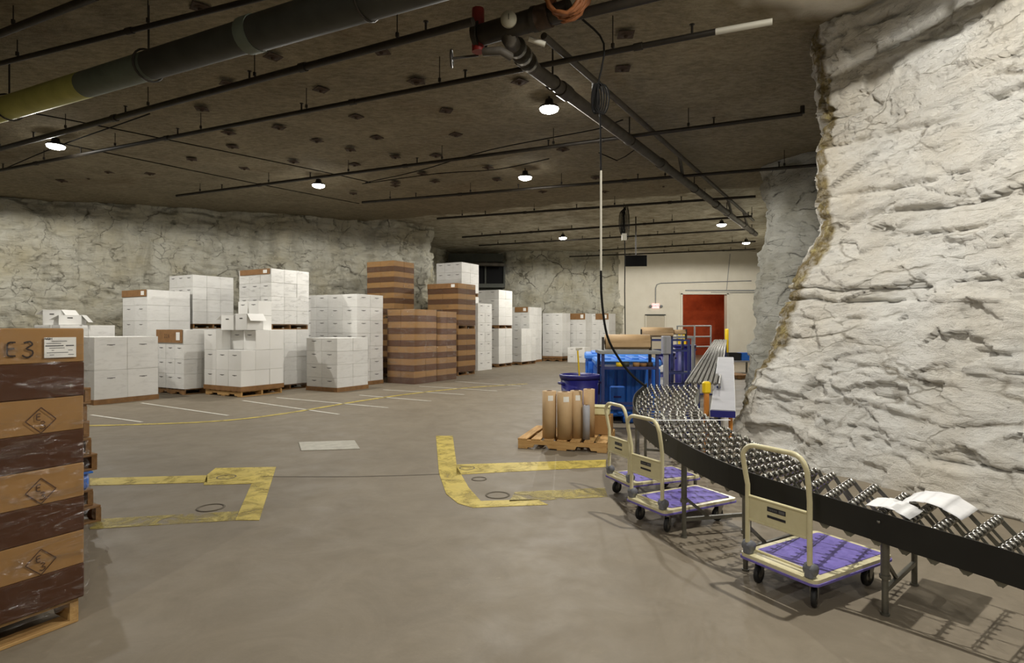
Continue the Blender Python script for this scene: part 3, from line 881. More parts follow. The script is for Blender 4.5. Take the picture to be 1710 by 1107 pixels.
# hanging cords
c0 = ab(965, 33, 4.75)
cx, cy = (1002 - CX) / F * 6.6, 6.6
cz = lambda y: EYE + (YH - y) / F * 6.6
cord = thing('hanging_cord', 'black and white power cord dropping from the roof down to the conveyor', 'cord', (cx, cy, 0))
L_ = lambda p: Vector(p) - Vector((cx, cy, 0))
MB().tube(spline([L_((c0.x, c0.y, 4.8)), L_(((1003 - CX) / F * 6.6 + 0.02, 6.5, cz(80))), L_((cx - 0.03, cy, cz(150))), L_((cx, cy, cz(190))), L_((cx + 0.01, cy, cz(285)))], 0.12), 0.012, 6).build('upper_cord', M_CORD, cord)
MB().tube([L_((cx + 0.01, cy, cz(285))), L_((cx + 0.01, cy, cz(452)))], 0.013, 6).build('white_sleeve', M_CORDW, cord)
MB().tube(spline([L_((cx + 0.01, cy, cz(452))), L_((cx + 0.02, cy, cz(500))), L_((cx + 0.08, cy, cz(560))), L_((cx + 0.22, cy, cz(600))), L_((cx + 0.36, cy - 0.1, cz(628))), L_((cx + 0.46, cy - 0.25, cz(641)))], 0.08), 0.014, 6).build('lower_cord', M_CORD, cord)
b = MB()
for k in range(5):
    b.tube([Vector((0.02 * k - 0.05 + (0.045 + 0.006 * k) * math.cos(t), 0.02 * math.sin(t * 2 + k), cz(165) + 0.17 * math.sin(t))) for t in [i * math.pi / 9 for i in range(19)]], 0.009, 5)
b.build('cord_bundle', M_CORD, cord)
# second cord bundle, far
fx = lambda x: (x - CX) / F * 17.0
fz = lambda y: EYE + (YH - y) / F * 17.0
cf = thing('cord_drop', 'dark bundle of cables hanging beside the black screen', 'cable', (fx(1042), 17.0, 0))
MB().tube([(0, 0, 5.15), (0, 0, fz(345))], 0.012, 5).tube([(0, 0, fz(345)), (0.03, 0, fz(430)), (0.02, 0, 2.6), (0.05, 0, 0.05)], 0.016, 5).build('cable', M_CORD, cf)
b = MB()
for k in range(6):
    b.tube([Vector((0.03 * k - 0.07 + 0.07 * math.cos(t), 0.03 * math.sin(t + k), fz(372) + (0.35 + 0.03 * k) * math.sin(t))) for t in [i * math.pi / 8 for i in range(17)]], 0.012, 5)
b.build('cable_loop', M_CORD, cf)
MB().box((0, -0.03, fz(396)), (0.14, 0.08, 0.2)).build('junction_box', M_CORDW, cf)
# thin cables across the roof
for px, lab in (([(60, 190), (190, 215), (540, 287), (620, 305)], 'thin cable sagging across the roof from the yellow pipe end'),
                ([(95, 238), (250, 270), (420, 305), (600, 340)], 'thin cable running along the roof past the leftmost lamp'),
                ([(0, 285), (95, 245), (250, 190)], 'thin cable rising from the wall to the leftmost lamp'),
                ([(610, 305), (700, 285), (820, 250), (1000, 215), (1040, 200)], 'thin drooping cable beside the middle sprinkler pipe'),
                ([(605, 307), (730, 290), (830, 283), (917, 265)], 'thin cable leading to the lamp above the white cord'),
                ([(1000, 255), (1030, 268), (1060, 250)], 'short looped cable hanging under the diagonal pipe')):
    pts = spline([ab(x, y, CEIL - 0.12) for x, y in px], 0.5)
    tag(MB().tube(pts, 0.011, 5).build('roof_cable', M_CORD), lab, 'cable')

# ------------------------------------------------------------------ pallets and stacked loads
GR = -math.radians(29.6)                     # the hall's grid is turned this much from the view
UX, VX = Vector((math.cos(GR), math.sin(GR), 0)), Vector((-math.sin(GR), math.cos(GR), 0))
_c = {}
def cached(key, fn):
    if key not in _c:
        _c[key] = fn()
    return _c[key]
def stringer_mesh(L, m):
    def f():
        # notched runner, 89 mm high
        pr = [(0, 0), (L * 0.17, 0), (L * 0.19, 0.04), (L * 0.33, 0.04), (L * 0.35, 0), (L * 0.65, 0), (L * 0.67, 0.04), (L * 0.81, 0.04), (L * 0.83, 0), (L, 0), (L, 0.09), (0, 0.09)]
        b = MB()
        Mx = Matrix(((1, 0, 0, 0), (0, 0, 1, -0.019), (0, 1, 0, 0.018), (0, 0, 0, 1)))
        return b.prism(pr[::-1], 0, 0.038, 0, Mx).mesh('stringer', m)
    return cached(('str', L, m.name), f)
def board_mesh(w, L, m):
    return cached(('brd', w, L, m.name), lambda: MB().box((0, 0, 0), (L, w, 0.018), bev=0.003).mesh('deck_board', m))
def pallet_parts(root, L, W_, z, m, pre='', nb=7, x0=None, y0=0.0):
    """runners along local x, boards across them along local y"""
    x0 = -L if x0 is None else x0
    for y in (0.02, W_ / 2, W_ - 0.02):
        put(pre + 'stringer', stringer_mesh(round(L, 3), m), root, (x0, y0 + y, z))
    bw = L / (nb * 1.32)
    for k in range(nb):
        x = bw / 2 + (L - bw) * k / (nb - 1)
        o = put(pre + 'deck_board', board_mesh(round(bw, 3), round(W_, 3), m), root, (x0 + x, y0 + W_ / 2, z + 0.117), math.pi / 2 + rng.uniform(-.012, .012))
    for k in (0, 0.5, 1):
        x = bw / 2 + (L - bw) * k
        put(pre + 'bottom_board', board_mesh(round(bw, 3), round(W_, 3), m), root, (x0 + x, y0 + W_ / 2, z + 0.009), math.pi / 2)

def carton_mesh(sx, sy, sz, style, hy, hx):
    def f():
        b = MB()
        g = 0.004
        if style == 'white':
            b.box((0, 0, sz / 2), (sx - g, sy - g, sz - 0.003), 0, bev=0.004)
            w = min(0.13, sx * 0.36)
            if hy:
                for y in (-1, 1):
                    b.box((0.0, y * (sy - g) / 2, sz * 0.76), (w * 1.15, 0.003, 0.012), 1)
                    b.box((0.0, y * (sy - g) / 2, sz * 0.76 - 0.012), (w * 0.5, 0.003, 0.006), 1)
            w = min(0.13, sy * 0.36)
            if hx:
                for x in (-1, 1):
                    b.box((x * (sx - g) / 2, 0, sz * 0.76), (0.003, w * 1.15, 0.012), 1)
                    b.box((x * (sx - g) / 2, 0, sz * 0.76 - 0.012), (0.003, w * 0.5, 0.006), 1)
            return b.mesh('carton', [M_WHITE, M_SLOT])
        b.box((0, 0, sz * 0.25), (sx - g, sy - g, sz * 0.5 - 0.001), 1, bev=0.004)
        b.box((0, 0, sz * 0.75), (sx - g - 0.002, sy - g - 0.002, sz * 0.5 - 0.001), 0, bev=0.004)
        return b.mesh('carton', [M_KRAFT, M_KRAFTN if style == 'deep' else M_KRAFTD])
    return cached(('ctn', round(sx, 3), round(sy, 3), round(sz, 3), style, hy, hx), f)

def film_mesh(L, W_, z0, z1, res, seed, m, puff=0.012, ridge=0.0):
    def f():
        per = []
        n1, n2 = max(2, int(L / res)), max(2, int(W_ / res))
        for k in range(n1): per.append((-L + L * k / n1, 0, 0, -1))
        for k in range(n2): per.append((0, W_ * k / n2, 1, 0))
        for k in range(n1): per.append((-L * k / n1, W_, 0, 1))
        for k in range(n2): per.append((-L, W_ - W_ * k / n2, -1, 0))
        nz = max(3, int((z1 - z0) / res))
        vs, fs = [], []
        n = len(per)
        for j in range(nz + 1):
            z = z0 + (z1 - z0) * j / nz
            for x, y, a, c in per:
                d = puff + 0.010 * noise.noise(Vector((x * 5 + seed, y * 5, z * 14))) + 0.006 * noise.noise(Vector((x * 19, y * 19 + seed, z * 30)))
                if ridge:
                    d += ridge * (1 - abs(noise.noise(Vector((x * 2.2, y * 2.2 + seed, z * 17 + 2 * y))))) ** 7 + 0.6 * ridge * (1 - abs(noise.noise(Vector((x * 7 + z * 5, y * 7 + z * 6, z * 9 + seed))))) ** 9
                d = max(0.004, d)
                vs.append((x + a * d, y + c * d, z))
        for j in range(nz):
            for i in range(n):
                k = (i + 1) % n
                fs.append((j * n + i, j * n + k, (j + 1) * n + k, (j + 1) * n + i))
        return MB().add(vs, fs, 0, True).mesh('stretch_wrap', m)
    return f()

def load(label, loc, L, W_, nx, ny, nz, h, style='white', z=0.0, pallet=True, film=True, skip=(), hy=True, hx=False, header=None, tray=False,
         rot=GR, group=None, pm=None, film_res=0.12, fm=None, name='pallet_load', film_z=None, skipf=None, cat='pallet load'):
    r = thing(name, label, cat, (loc[0], loc[1], z), rot, group)
    z0 = 0.0
    if pallet:
        pallet_parts(r, L - 0.04, W_ - 0.04, 0.0, pm or M_WOODO, 'pallet_', x0=-L + 0.02, y0=0.02)
        z0 = 0.128
    if tray:
        b = MB()
        for c, sz in (((-L / 2, -0.006, z0 + 0.05), (L + 0.02, 0.01, 0.1)), ((-L / 2, W_ + 0.006, z0 + 0.05), (L + 0.02, 0.01, 0.1)),
                      ((0.006, W_ / 2, z0 + 0.05), (0.01, W_ + 0.02, 0.1)), ((-L - 0.006, W_ / 2, z0 + 0.05), (0.01, W_ + 0.02, 0.1)), ((-L / 2, W_ / 2, z0 + 0.004), (L, W_, 0.008))):
            b.box(c, sz)
        b.build('cardboard_tray', M_TRAY, r)
        z0 += 0.008
    sx, sy = L / nx, W_ / ny
    me = carton_mesh(sx, sy, h, style, hy, hx)
    for k in range(nz):
        for i in range(nx):
            for j in range(ny):
                if 0 < i < nx - 1 and 0 < j < ny - 1 and k < nz - 1:
                    continue
                if (i, j, k) in skip or (skipf and skipf(i, j, k)):
                    continue
                put('carton', me, r, (-L + sx * (i + 0.5) + rng.uniform(-.003, .003), sy * (j + 0.5) + rng.uniform(-.003, .003), z0 + h * k), rng.uniform(-.008, .008))
    top = z0 + h * nz
    if header:
        x0, x1, hh = header
        hd = MB().box((0, 0, 0), ((x1 - x0) * L, 0.012, hh), bev=0.003).build('cardboard_header', M_TRAY, r, (-L + (x0 + x1) / 2 * L, -0.014, top - hh / 2))
        MB().box(((x1 - x0) * L / 2 - 0.16, -0.008, 0), (0.14, 0.003, hh * 0.6)).build('paper_label', M_PAPER, hd)
    if film:
        f0, f1 = film_z or (0.09 if pallet else 0.02, top + 0.005)
        put('stretch_wrap', film_mesh(L, W_, f0, f1, film_res, rng.uniform(0, 50), fm or M_FILM), r)
    return r, top

def corner(px, d):
    return ((px - CX) / F * d, d)

# 1 white stack beside the near brown load
load('wide white stack of big cartons on bare floor behind the brown load', corner(157, 11.3), 1.0, 1.22, 2, 2, 2, 0.66, pallet=False, film=True, hy=False, hx=True, tray=True)
# 2 low stack with brown lettered header
r2, t2 = load('low white carton stack with a brown lettered header on a wooden pallet', corner(307, 13.0), 1.06, 1.0, 3, 2, 4, 0.335, header=(0.0, 0.97, 0.3), tray=False)
# 3 tall white stack left of it
load('tall white carton stack with brown strip along its top, nearest the left rock wall', corner(246, 14.5), 1.15, 1.1, 2, 2, 6, 0.39, header=(0.0, 0.98, 0.17))
# 4 lower and upper load behind
_, t4 = load('lower white load hidden behind the lettered stack, carrying a cream wrapped load', corner(322, 15.55), 1.1, 1.2, 3, 3, 4, 0.34)
load('cream white wrapped load standing on another load against the rock wall', corner(322, 15.55), 1.1, 1.2, 3, 3, 4, 0.33, z=t4 + 0.002)
# 5 broken down stack, cartons missing at the near corner
r5, t5 = load('half unpacked white carton stack on an amber pallet with open cartons on top', corner(402, 12.55), 1.3, 1.1, 3, 3, 3, 0.44, tray=True, film=False, pm=M_WOODN, skipf=lambda i, j, k: k == 2 and j == 0 and i >= 1)
# 6 two loads, one on the other, behind 5
_, t6 = load('white wrapped load under the tallest white load', corner(453, 13.75), 1.2, 1.12, 3, 3, 4, 0.335)
load('white load in shiny stretch wrap standing on another white load', corner(453, 13.75), 1.2, 1.12, 3, 3, 4, 0.33, z=t6 + 0.002, header=(0.05, 0.97, 0.13), pm=M_WOODO, fm=M_FILMN)
# 7
load('short white carton stack in front of the tall plain white stack', corner(563, 13.6), 1.03, 1.02, 2, 2, 4, 0.315, pallet=False, tray=True)
# 8
load('tall plain white carton stack beside the brown loads', corner(596, 15.0), 1.05, 0.98, 2, 2, 7, 0.34, pallet=False, hx=True, tray=True)
load('tall white wrapped stack behind the short white stack', corner(548, 15.9), 1.0, 1.0, 2, 2, 7, 0.345, pallet=False)
# 9 brown loads
def brown(label, loc, L, W_, nx, ny, nz, h, **k):
    return load(label, loc, L, W_, nx, ny, nz, h, 'brown', **k)
brown('brown banded carton load with torn wrap beside the white stacks', corner(692, 15.5), 0.95, 0.98, 2, 2, 6, 0.335, pallet=False, fm=M_FILMN)
p9 = Vector((*corner(692, 15.5), 0)) + VX * 1.0
brown('brown banded carton load next to the torn wrapped one, nearer the doorway', (p9.x, p9.y), 0.95, 0.95, 2, 2, 6, 0.33, pallet=False, fm=M_FILMN)
_, t10 = brown('brown load low against the rock wall, carrying another brown load', corner(658, 17.6), 1.1, 0.95, 2, 2, 5, 0.335)
brown('upper brown banded load with a white label high against the rock wall', corner(658, 17.6), 1.1, 0.95, 2, 2, 5, 0.325, z=t10 + 0.002, fm=M_FILMN)
_, t11 = brown('lower brown load of the pair nearest the dark passage', corner(765, 18.2), 1.2, 1.0, 2, 2, 4, 0.335)
brown('upper brown load of the pair nearest the dark passage', corner(765, 18.2), 1.2, 1.0, 2, 2, 4, 0.33, z=t11 + 0.002, fm=M_FILMN, header=(0.0, 0.98, 0.16))
# white pile behind them
_, a1 = load('white load on the floor behind the brown pair', corner(771, 20.3), 1.1, 1.1, 2, 2, 4, 0.34)
_, a2 = load('middle white load of three behind the brown pair', corner(771, 20.3), 1.1, 1.1, 2, 2, 3, 0.34, z=a1 + 0.002)
load('topmost white load peeking over the brown pair', corner(771, 20.3), 1.1, 1.1, 3, 2, 3, 0.35, z=a1 + a2 + 0.004)
load('narrow white carton stack just past the brown pair', corner(798, 20.4), 0.42, 0.95, 1, 2, 7, 0.34, pallet=False, hx=True)
_, a3 = load('lower white load at the start of the far row', corner(833, 22.3), 1.15, 1.05, 2, 2, 4, 0.34)
load('upper white load at the start of the far row', corner(833, 22.3), 1.15, 1.05, 2, 2, 4, 0.34, z=a3 + 0.002)
load('low white wrapped load second in the far row', corner(871, 23.6), 1.0, 1.3, 2, 3, 4, 0.34)
load('taller white stack with brown strip behind the low far load', corner(884, 25.2), 1.3, 1.2, 3, 3, 7, 0.345, pallet=False, header=(0.45, 0.95, 0.22), tray=True)
load('white stack third from the end of the far row', corner(939, 26.2), 1.0, 0.9, 2, 2, 5, 0.41, tray=True)
load('white stack with brown header, second from the end of the far row', corner(978, 26.85), 0.95, 0.9, 2, 2, 5, 0.41, header=(0.0, 0.98, 0.28), tray=True)
load('white stack with brown header, last of the far row by the cream wall', corner(1017, 27.1), 0.95, 0.9, 2, 2, 5, 0.41, header=(0.3, 0.98, 0.28), tray=True)
load('small low pair of white cartons in front of the far row', corner(976, 25.2), 0.8, 0.7, 2, 1, 2, 0.33, pallet=False, film=False)
load('white stack behind the near brown load, topped by open cartons', corner(100, 12.6), 1.2, 1.1, 3, 2, 4, 0.36, film=True)

# open cartons with flaps
def open_carton(label, loc, rz, sx=0.36, sy=0.42, sz=0.3, cut=False, tilt=0.0):
    r = thing('open_carton', label, 'carton', loc, rz, 'open white cartons')
    if tilt:
        r.rotation_euler = (tilt, 0, rz)
    t = 0.006
    b = MB()
    b.box((0, 0, t / 2), (sx, sy, t))
    for y in (-1, 1):
        b.box((0, y * (sy - t) / 2, sz / 2), (sx, t, sz))
        b.box((0, y * (sy) / 2, sz * 0.72), (0.1, 0.009, 0.022), 1)
    for x in (-1, 1):
        b.box((x * (sx - t) / 2, 0, sz / 2), (t, sy, sz))
    b.build('body', [M_WHITE, M_SLOT], r)
    for x in (-1, 1):
        Mx = Matrix.Translation((x * sx / 2, 0, sz)) @ Matrix.Rotation(x * (0.9 if x > 0 else 0.55), 4, 'Y')
        MB().box((x * sx * 0.24, 0, 0.003), (sx * 0.48, sy * 0.98, 0.005), M=Mx).build('flap', M_WHITE, r)
    for y in (-1, 1):
        Mx = Matrix.Translation((0, y * sy / 2, sz)) @ Matrix.Rotation(-y * 1.9, 4, 'X')
        MB().box((0, y * sy * 0.22, 0.003), (sx * 0.98, sy * 0.42, 0.005), M=Mx).build('flap', M_WHITE, r)
    return r
def on5(x, y, z):
    p = r5.location + UX * x + VX * y
    return (p.x, p.y, z)
z4 = 0.136 + 0.33 * 4 + 0.002
open_carton('open white carton with drooping flaps overhanging the gap of the half unpacked stack, left one', on5(-0.72, 0.37, z4), GR + 0.05, 0.42, 0.4, 0.34)
open_carton('open white carton with drooping flaps overhanging the gap of the half unpacked stack, corner one', on5(-0.22, 0.37, z4), GR - 0.04, 0.42, 0.4, 0.36)
for x, lab in ((-0.8, 'left'), (-0.42, 'right')):
    for k, lev in enumerate(('lower', 'upper')):
        tag(put('carton', carton_mesh(0.34, 0.36, 0.33, 'white', True, False), None, on5(x, 0.8, z4 + 0.332 * k), GR),
            '%s closed white carton of the %s pair behind the open cartons' % (lev, lab), 'carton', 'loose closed cartons on the unpacked stack')
pz = 0.128 + 0.36 * 4 + 0.003
p = Vector((*corner(100, 12.6), 0))
q = p + UX * -0.75 + VX * 0.3
open_carton('open white carton on the stack behind the near brown load, taller one', (q.x, q.y, pz), GR + 0.5, 0.42, 0.42, 0.34)
q = p + UX * -0.25 + VX * 0.35
open_carton('open white carton on the stack behind the near brown load, lower one with brown flap', (q.x, q.y, pz), GR + 0.9, 0.42, 0.36, 0.22)

# handwriting helper: strokes as flat ribbons on a plane (local x right, z up, facing -y)
def ribbons(strokes, w, m, name, parent, M, t=0.002):
    b = MB()
    for st in strokes:
        pts = spline([(x, 0, z) for x, z in st], w * 1.2) if len(st) > 2 else [Vector((x, 0, z)) for x, z in st]
        n = len(pts)
        vs = []
        for i, p in enumerate(pts):
            d = (pts[min(i + 1, n - 1)] - pts[max(i - 1, 0)]).normalized()
            nn = Vector((-d.z, 0, d.x)) * w / 2
            vs += [p + nn, p - nn]
        b.add([tuple(M @ v) for v in vs], [(2 * i, 2 * i + 1, 2 * i + 3, 2 * i + 2) for i in range(n - 1)])
    return b.build(name, m, parent)
E_ = [[(0.55, 0.95), (0.12, 0.92), (0.05, 0.5), (0.1, 0.1), (0.55, 0.06)], [(0.08, 0.52), (0.48, 0.55)]]
T_ = [[(0.1, 0.92), (0.45, 1.0), (0.6, 0.8), (0.25, 0.55), (0.6, 0.4), (0.58, 0.12), (0.25, 0.0), (0.0, 0.15)]]
A_ = [[(0.0, 0.0), (0.3, 1.0)], [(0.3, 1.0), (0.55, 0.0)], [(0.1, 0.4), (0.48, 0.4)]]
def letters(st, ox, oz, s, sq=1.0):
    return [[(ox + x * s * sq, oz + z * s) for x, z in k] for k in st]

TWO_ = [[(0.02, 0.85), (0.3, 1.0), (0.5, 0.75), (0.1, 0.1), (0.02, 0.02)], [(0.02, 0.02), (0.55, 0.04)]]
ribbons(letters(TWO_, 0, 0, 0.085, 0.9) + letters(TWO_, 0.07, 0, 0.085, 0.9) + letters(A_, 0.145, 0, 0.085, 0.9), 0.014, M_INKB, 'marker_lettering', r2, Matrix.Translation((-0.72, -0.0205, t2 - 0.19)))
# near brown load, left edge of the picture
NC = Vector((-2.19, 2.98, 0)) - VX * 1.2
near, tn = load('large brown carton load in glossy torn stretch wrap at the front left', (NC.x, NC.y), 1.0, 1.2, 2, 3, 4, 0.343, 'deep', film=False, pm=M_WOOD)
put('stretch_wrap', film_mesh(1.0, 1.2, 0.1, tn + 0.004, 0.013, 3.3, M_FILMN, 0.008, 0.012), near)
def near_face(s_, z_):       # s_ from the far corner back along the face
    return Matrix.Translation((0.0035, 1.2 - s_, z_)) @ Matrix.Rotation(math.pi / 2, 4, 'Z')
ribbons(letters(A_, -0.095, 0, 0.075, 1.1) + letters(E_, 0.0, 0, 0.072, 0.9) + letters(T_, 0.06, -0.004, 0.075, 0.9), 0.0075, M_INK, 'marker_lettering', near, near_face(0.325, tn - 0.135))
lb = MB().box((0.0045, 1.2 - 0.11, tn - 0.095), (0.002, 0.135, 0.1)).build('shipping_label', M_PAPER, near)
rows = [[(0.004, 0.026)], [(0.03, 0.095)], [(0.008, 0.07)], [(0.004, 0.08), (0.09, 0.125)], [(0.02, 0.085)], [(0.03, 0.04), (0.1, 0.12)], [(0.01, 0.1)], [(0.022, 0.04), (0.1, 0.125)]]
b = MB()
for i, rw in enumerate(rows):
    for a, c in rw:
        b.box((0.0058, 1.2 - 0.1775 + (a + c) / 2, tn - 0.053 - i * 0.0112), (0.0006, c - a, 0.0055 if i in (0, 3) else 0.003))
b.build('label_print', M_INKG, lb)
tm = put('label_heading', text_mesh('ACH', 0.017, 0.0002, M_INK, 'label_heading'), lb, (0.0062, 1.2 - 0.162, tn - 0.0525))
tm.rotation_euler = (math.pi / 2, 0, math.pi / 2)
for k in range(1, 4):
    zc_ = 0.128 + 0.343 * (3 - k) + 0.343 * 0.70
    dm = 0.062
    st = [[(-dm, 0), (0, dm)], [(0, dm), (dm, 0)], [(dm, 0), (0, -dm)], [(0, -dm), (-dm, 0)]] + letters(E_, -0.02, 0.0, 0.034) + letters(T_, -0.006, -0.042, 0.036)
    ribbons(st, 0.005, M_INKB, 'diamond_stamp', near, near_face(0.19, zc_))

# loose wrap tail on its corner
b = MB()
pts = spline([(0.03, 1.18, 0.75), (0.05, 1.22, 0.6), (0.03, 1.25, 0.42), (0.07, 1.27, 0.34), (0.05, 1.24, 0.26)], 0.03)
vs = []
for i, p in enumerate(pts):
    w = 0.03 + 0.015 * math.sin(i * 1.3)
    vs += [p + Vector((w, 0.01 * math.sin(i * 2.1), 0)), p - Vector((w, 0.01 * math.cos(i * 1.7), 0))]
b.add(vs, [(2 * i, 2 * i + 1, 2 * i + 3, 2 * i + 2) for i in range(len(pts) - 1)], 0, True)
b.build('loose_wrap_tail', M_FILMN, near)

# stack of empty pallets behind it
def pallet(label, loc, rz, L, W_, m, group):
    r = thing('pallet', label, 'pallet', loc, rz, group)
    pallet_parts(r, L, W_, 0, m)
    return r
PC = at(160, 872) - VX * 1.2
zz = 0.0
for k, (dx, dy, lab) in enumerate(((0.04, 0.02, 'bottom pallet of the pile behind the near brown load'), (0.0, 0, 'second pallet up in the pile behind the near brown load'),
                     (-0.02, 0.03, 'pallet resting on the blue box in the pile behind the brown load'), (-0.05, 0.0, 'fourth pallet up in the pile behind the near brown load'),
                     (-0.07, 0.02, 'fifth pallet up in the pile behind the near brown load'), (-0.05, 0.0, 'sixth pallet up in the pile behind the near brown load'), (-0.06, 0.02, 'topmost pallet of the pile behind the near brown load'))):
    pallet(lab, (PC.x + dx, PC.y + dy, zz), GR + rng.uniform(-.03, .03), 1.0, 1.2, M_WOODO, 'empty pallets in a pile')
    zz += 0.128
    if k == 1:
        o = tag(MB().box((-0.5, 0.63, 0.07), (0.92, 1.1, 0.13), bev=0.02).box((-0.5, 0.63, 0.138), (0.96, 1.13, 0.014), bev=0.004).build('tote_lid_box', M_BLUE, None, (PC.x + 0.02, PC.y - 0.03, zz), GR), 'flat blue plastic box between empty pallets', 'box')
        zz += 0.147

# pallet with kraft rolls
PP = at(1013, 757)
PR = math.atan2(-0.3, 1.07)
roll_p = pallet('amber pallet carrying upright kraft paper rolls beside the navy bin', (PP.x, PP.y, 0), PR, 1.1, 1.0, M_WOODN, None)
pu, pv = Vector((math.cos(PR), math.sin(PR), 0)), Vector((-math.sin(PR), math.cos(PR), 0))
def kroll(px, r, h, back, lab, label=True, m=M_KRAFTP):
    # position on the pallet from the picture column and the distance behind the front edge
    best = None
    for k in range(200):
        s = -1.15 + k * 0.006
        p = PP + pu * s + pv * back
        e = abs(CX + F * p.x / p.y - px)
        if best is None or e < best[0]:
            best = (e, p)
    p = best[1]
    t = thing('paper_roll', lab, 'paper roll', (p.x, p.y, 0.128), 0, 'upright rolls on the amber pallet')
    MB().lathe([(r * 0.38, 0.0), (r, 0.0), (r, h), (r * 0.4, h), (r * 0.38, 0.02)], 24).build('paper', m, t)
    MB().lathe([(r * 0.3, h * 0.0), (r * 0.38, 0), (r * 0.38, h + 0.006), (r * 0.3, h + 0.006), (r * 0.3, h * 0.5)], 16).build('core', M_CORE, t)
    if label:
        mb = MB()
        n = 6
        a0 = -math.pi / 2 - 0.25
        vs = []
        for i in range(n + 1):
            a = a0 + 0.75 * i / n
            vs += [(r * 1.006 * math.cos(a), r * 1.006 * math.sin(a), h - 0.05), (r * 1.006 * math.cos(a), r * 1.006 * math.sin(a), h - 0.115)]
        mb.add(vs, [(2 * i, 2 * i + 1, 2 * i + 3, 2 * i + 2) for i in range(n)], 0, True)
        mb.build('paper_label', M_PAPER, t)
    return t
kroll(917, 0.088, 0.585, 0.14, 'kraft paper roll standing at the left end of the amber pallet')
kroll(943, 0.095, 0.58, 0.12, 'thick kraft paper roll second from the left on the amber pallet')
kroll(963, 0.078, 0.59, 0.22, 'slim kraft paper roll between the thick roll and the clear film roll')
kroll(984, 0.072, 0.60, 0.36, 'kraft paper roll at the back by the navy bin', False)
kroll(979, 0.045, 0.42, 0.16, 'small clear stretch film roll leaning among kraft rolls', False, M_LGREY)
bx = PP - pu * 0.15 + pv * 0.64
tag(MB().box((0, 0, 0.12), (0.3, 0.26, 0.24), bev=0.005).box((0, 0, 0.241), (0.05, 0.26, 0.002)).build('carton', M_KRAFT, None, (bx.x, bx.y, 0.128), PR), 'small brown carton on the amber pallet under the yellowish tub', 'carton')
t = thing('plastic_tub', 'yellowish translucent tub on the small brown carton', 'tub', (bx.x, bx.y, 0.371), PR)
MB().box((0, 0, 0.05), (0.24, 0.2, 0.1), bev=0.015).build('body', M_TUB, t)
MB().box((0, 0, 0.108), (0.26, 0.22, 0.015), bev=0.004).build('lid', M_TUB, t)

# ------------------------------------------------------------------ flexible skate wheel conveyor
left_edge = [(2.78, 1.75, 0.43), (2.56, 2.11, 0.455), (2.27, 2.59, 0.495), (1.93, 3.02, 0.54), (1.42, 3.58, 0.633), (1.17, 4.32, 0.71), (1.12, 5.2, 0.765), (1.27, 6.0, 0.80), (1.45, 6.5, 0.83), (1.63, 6.95, 0.85)]
edge = spline(left_edge, 0.02)
BW = 0.58
def frames(pts):
    out, s = [], 0.0
    for i, p in enumerate(pts):
        if i:
            s += (p - pts[i - 1]).length
        t = pts[min(i + 6, len(pts) - 1)] - pts[max(i - 6, 0)]
        t.z = 0; t.normalize()
        out.append((s, p, t, Vector((t.y, -t.x, 0))))
    return out
FR = frames(edge)
LEN = FR[-1][0]
def fr(s):
    k = min(len(FR) - 1, max(0, int(s / LEN * (len(FR) - 1))))
    while k < len(FR) - 1 and FR[k][0] < s: k += 1
    while k > 0 and FR[k - 1][0] > s: k -= 1
    return FR[k]
conv = thing('flexible_conveyor', 'curving skate wheel conveyor with scissor links and a black side guard', 'conveyor', (0, 0, 0))
# guard belt along the near side
gv, gf = [], []
GH = 0.155
kk = 0
for i in range(0, len(FR), 3):
    s, p, t, n = FR[i]
    o = p - n * 0.012
    for dz, dn in ((0, 0), (-GH, 0), (-GH, 0.006), (0, 0.006)):
        gv.append(o + Vector((0, 0, dz)) + n * dn)
    kk += 1
for i in range(kk - 1):
    for a in range(4):
        c = (a + 1) % 4
        gf.append((i * 4 + a, i * 4 + c, i * 4 + 4 + c, i * 4 + 4 + a))
MB().add(gv, gf, 0, False).build('side_guard', M_BLACK, conv)
for s in (0.9, 1.55, 2.25, 3.1, 4.0):
    _, p, t, n = fr(s)
    MB().lathe([(0, 0), (0.009, 0.001), (0.009, 0.004), (0, 0.006)], 8, M=Matrix.Translation(p - n * 0.012 - Vector((0, 0, 0.05))) @ (n * -1).to_track_quat('Z', 'Y').to_matrix().to_4x4()).build('guard_bolt', M_ZINC, conv)
WR = 0.0235
wheel_b = MB().lathe([(0.006, -0.009), (0.016, -0.0095), (WR, -0.006), (WR, 0.006), (0.016, 0.0095), (0.006, 0.009)], 12)
wheel_me = wheel_b.mesh('skate_wheel', M_WHEEL)
axles = []
s = 0.06
while s < LEN - 0.03:
    axles.append(s)
    s += 0.125 if s < 1.5 else (0.125 if s < 2.6 else 0.145)
wheels = []
tops, bots = [], []
DROP = 0.15
for i, s in enumerate(axles):
    _, p, t, n = fr(s)
    z = p.z - 0.032
    a = Vector((p.x, p.y, z)) + n * 0.02
    MB().tube([a, a + n * (BW - 0.02)], 0.0045, 5).build('axle', M_AXLE, conv)
    for k in range(9):
        wheels.append((a + n * (0.026 + 0.062 * (k + (0.5 if i % 2 else 0.0))), n))
    tops.append((a, n, t))
def wmat(p, n):
    return Matrix.Translation(p) @ n.to_track_quat('Z', 'Y').to_matrix().to_4x4()
wheels.sort(key=lambda w: w[0].length)
for p, n in wheels[:300]:
    o = put('skate_wheel', wheel_me, conv)
    o.matrix_local = wmat(p, n)
rest = MB()
for p, n in wheels[300:]:
    rest.add(wheel_b.v, wheel_b.f, 0, True, wmat(p, n))
ro = rest.build('skate_wheel', M_WHEEL, conv); ro['kind'] = 'stuff'
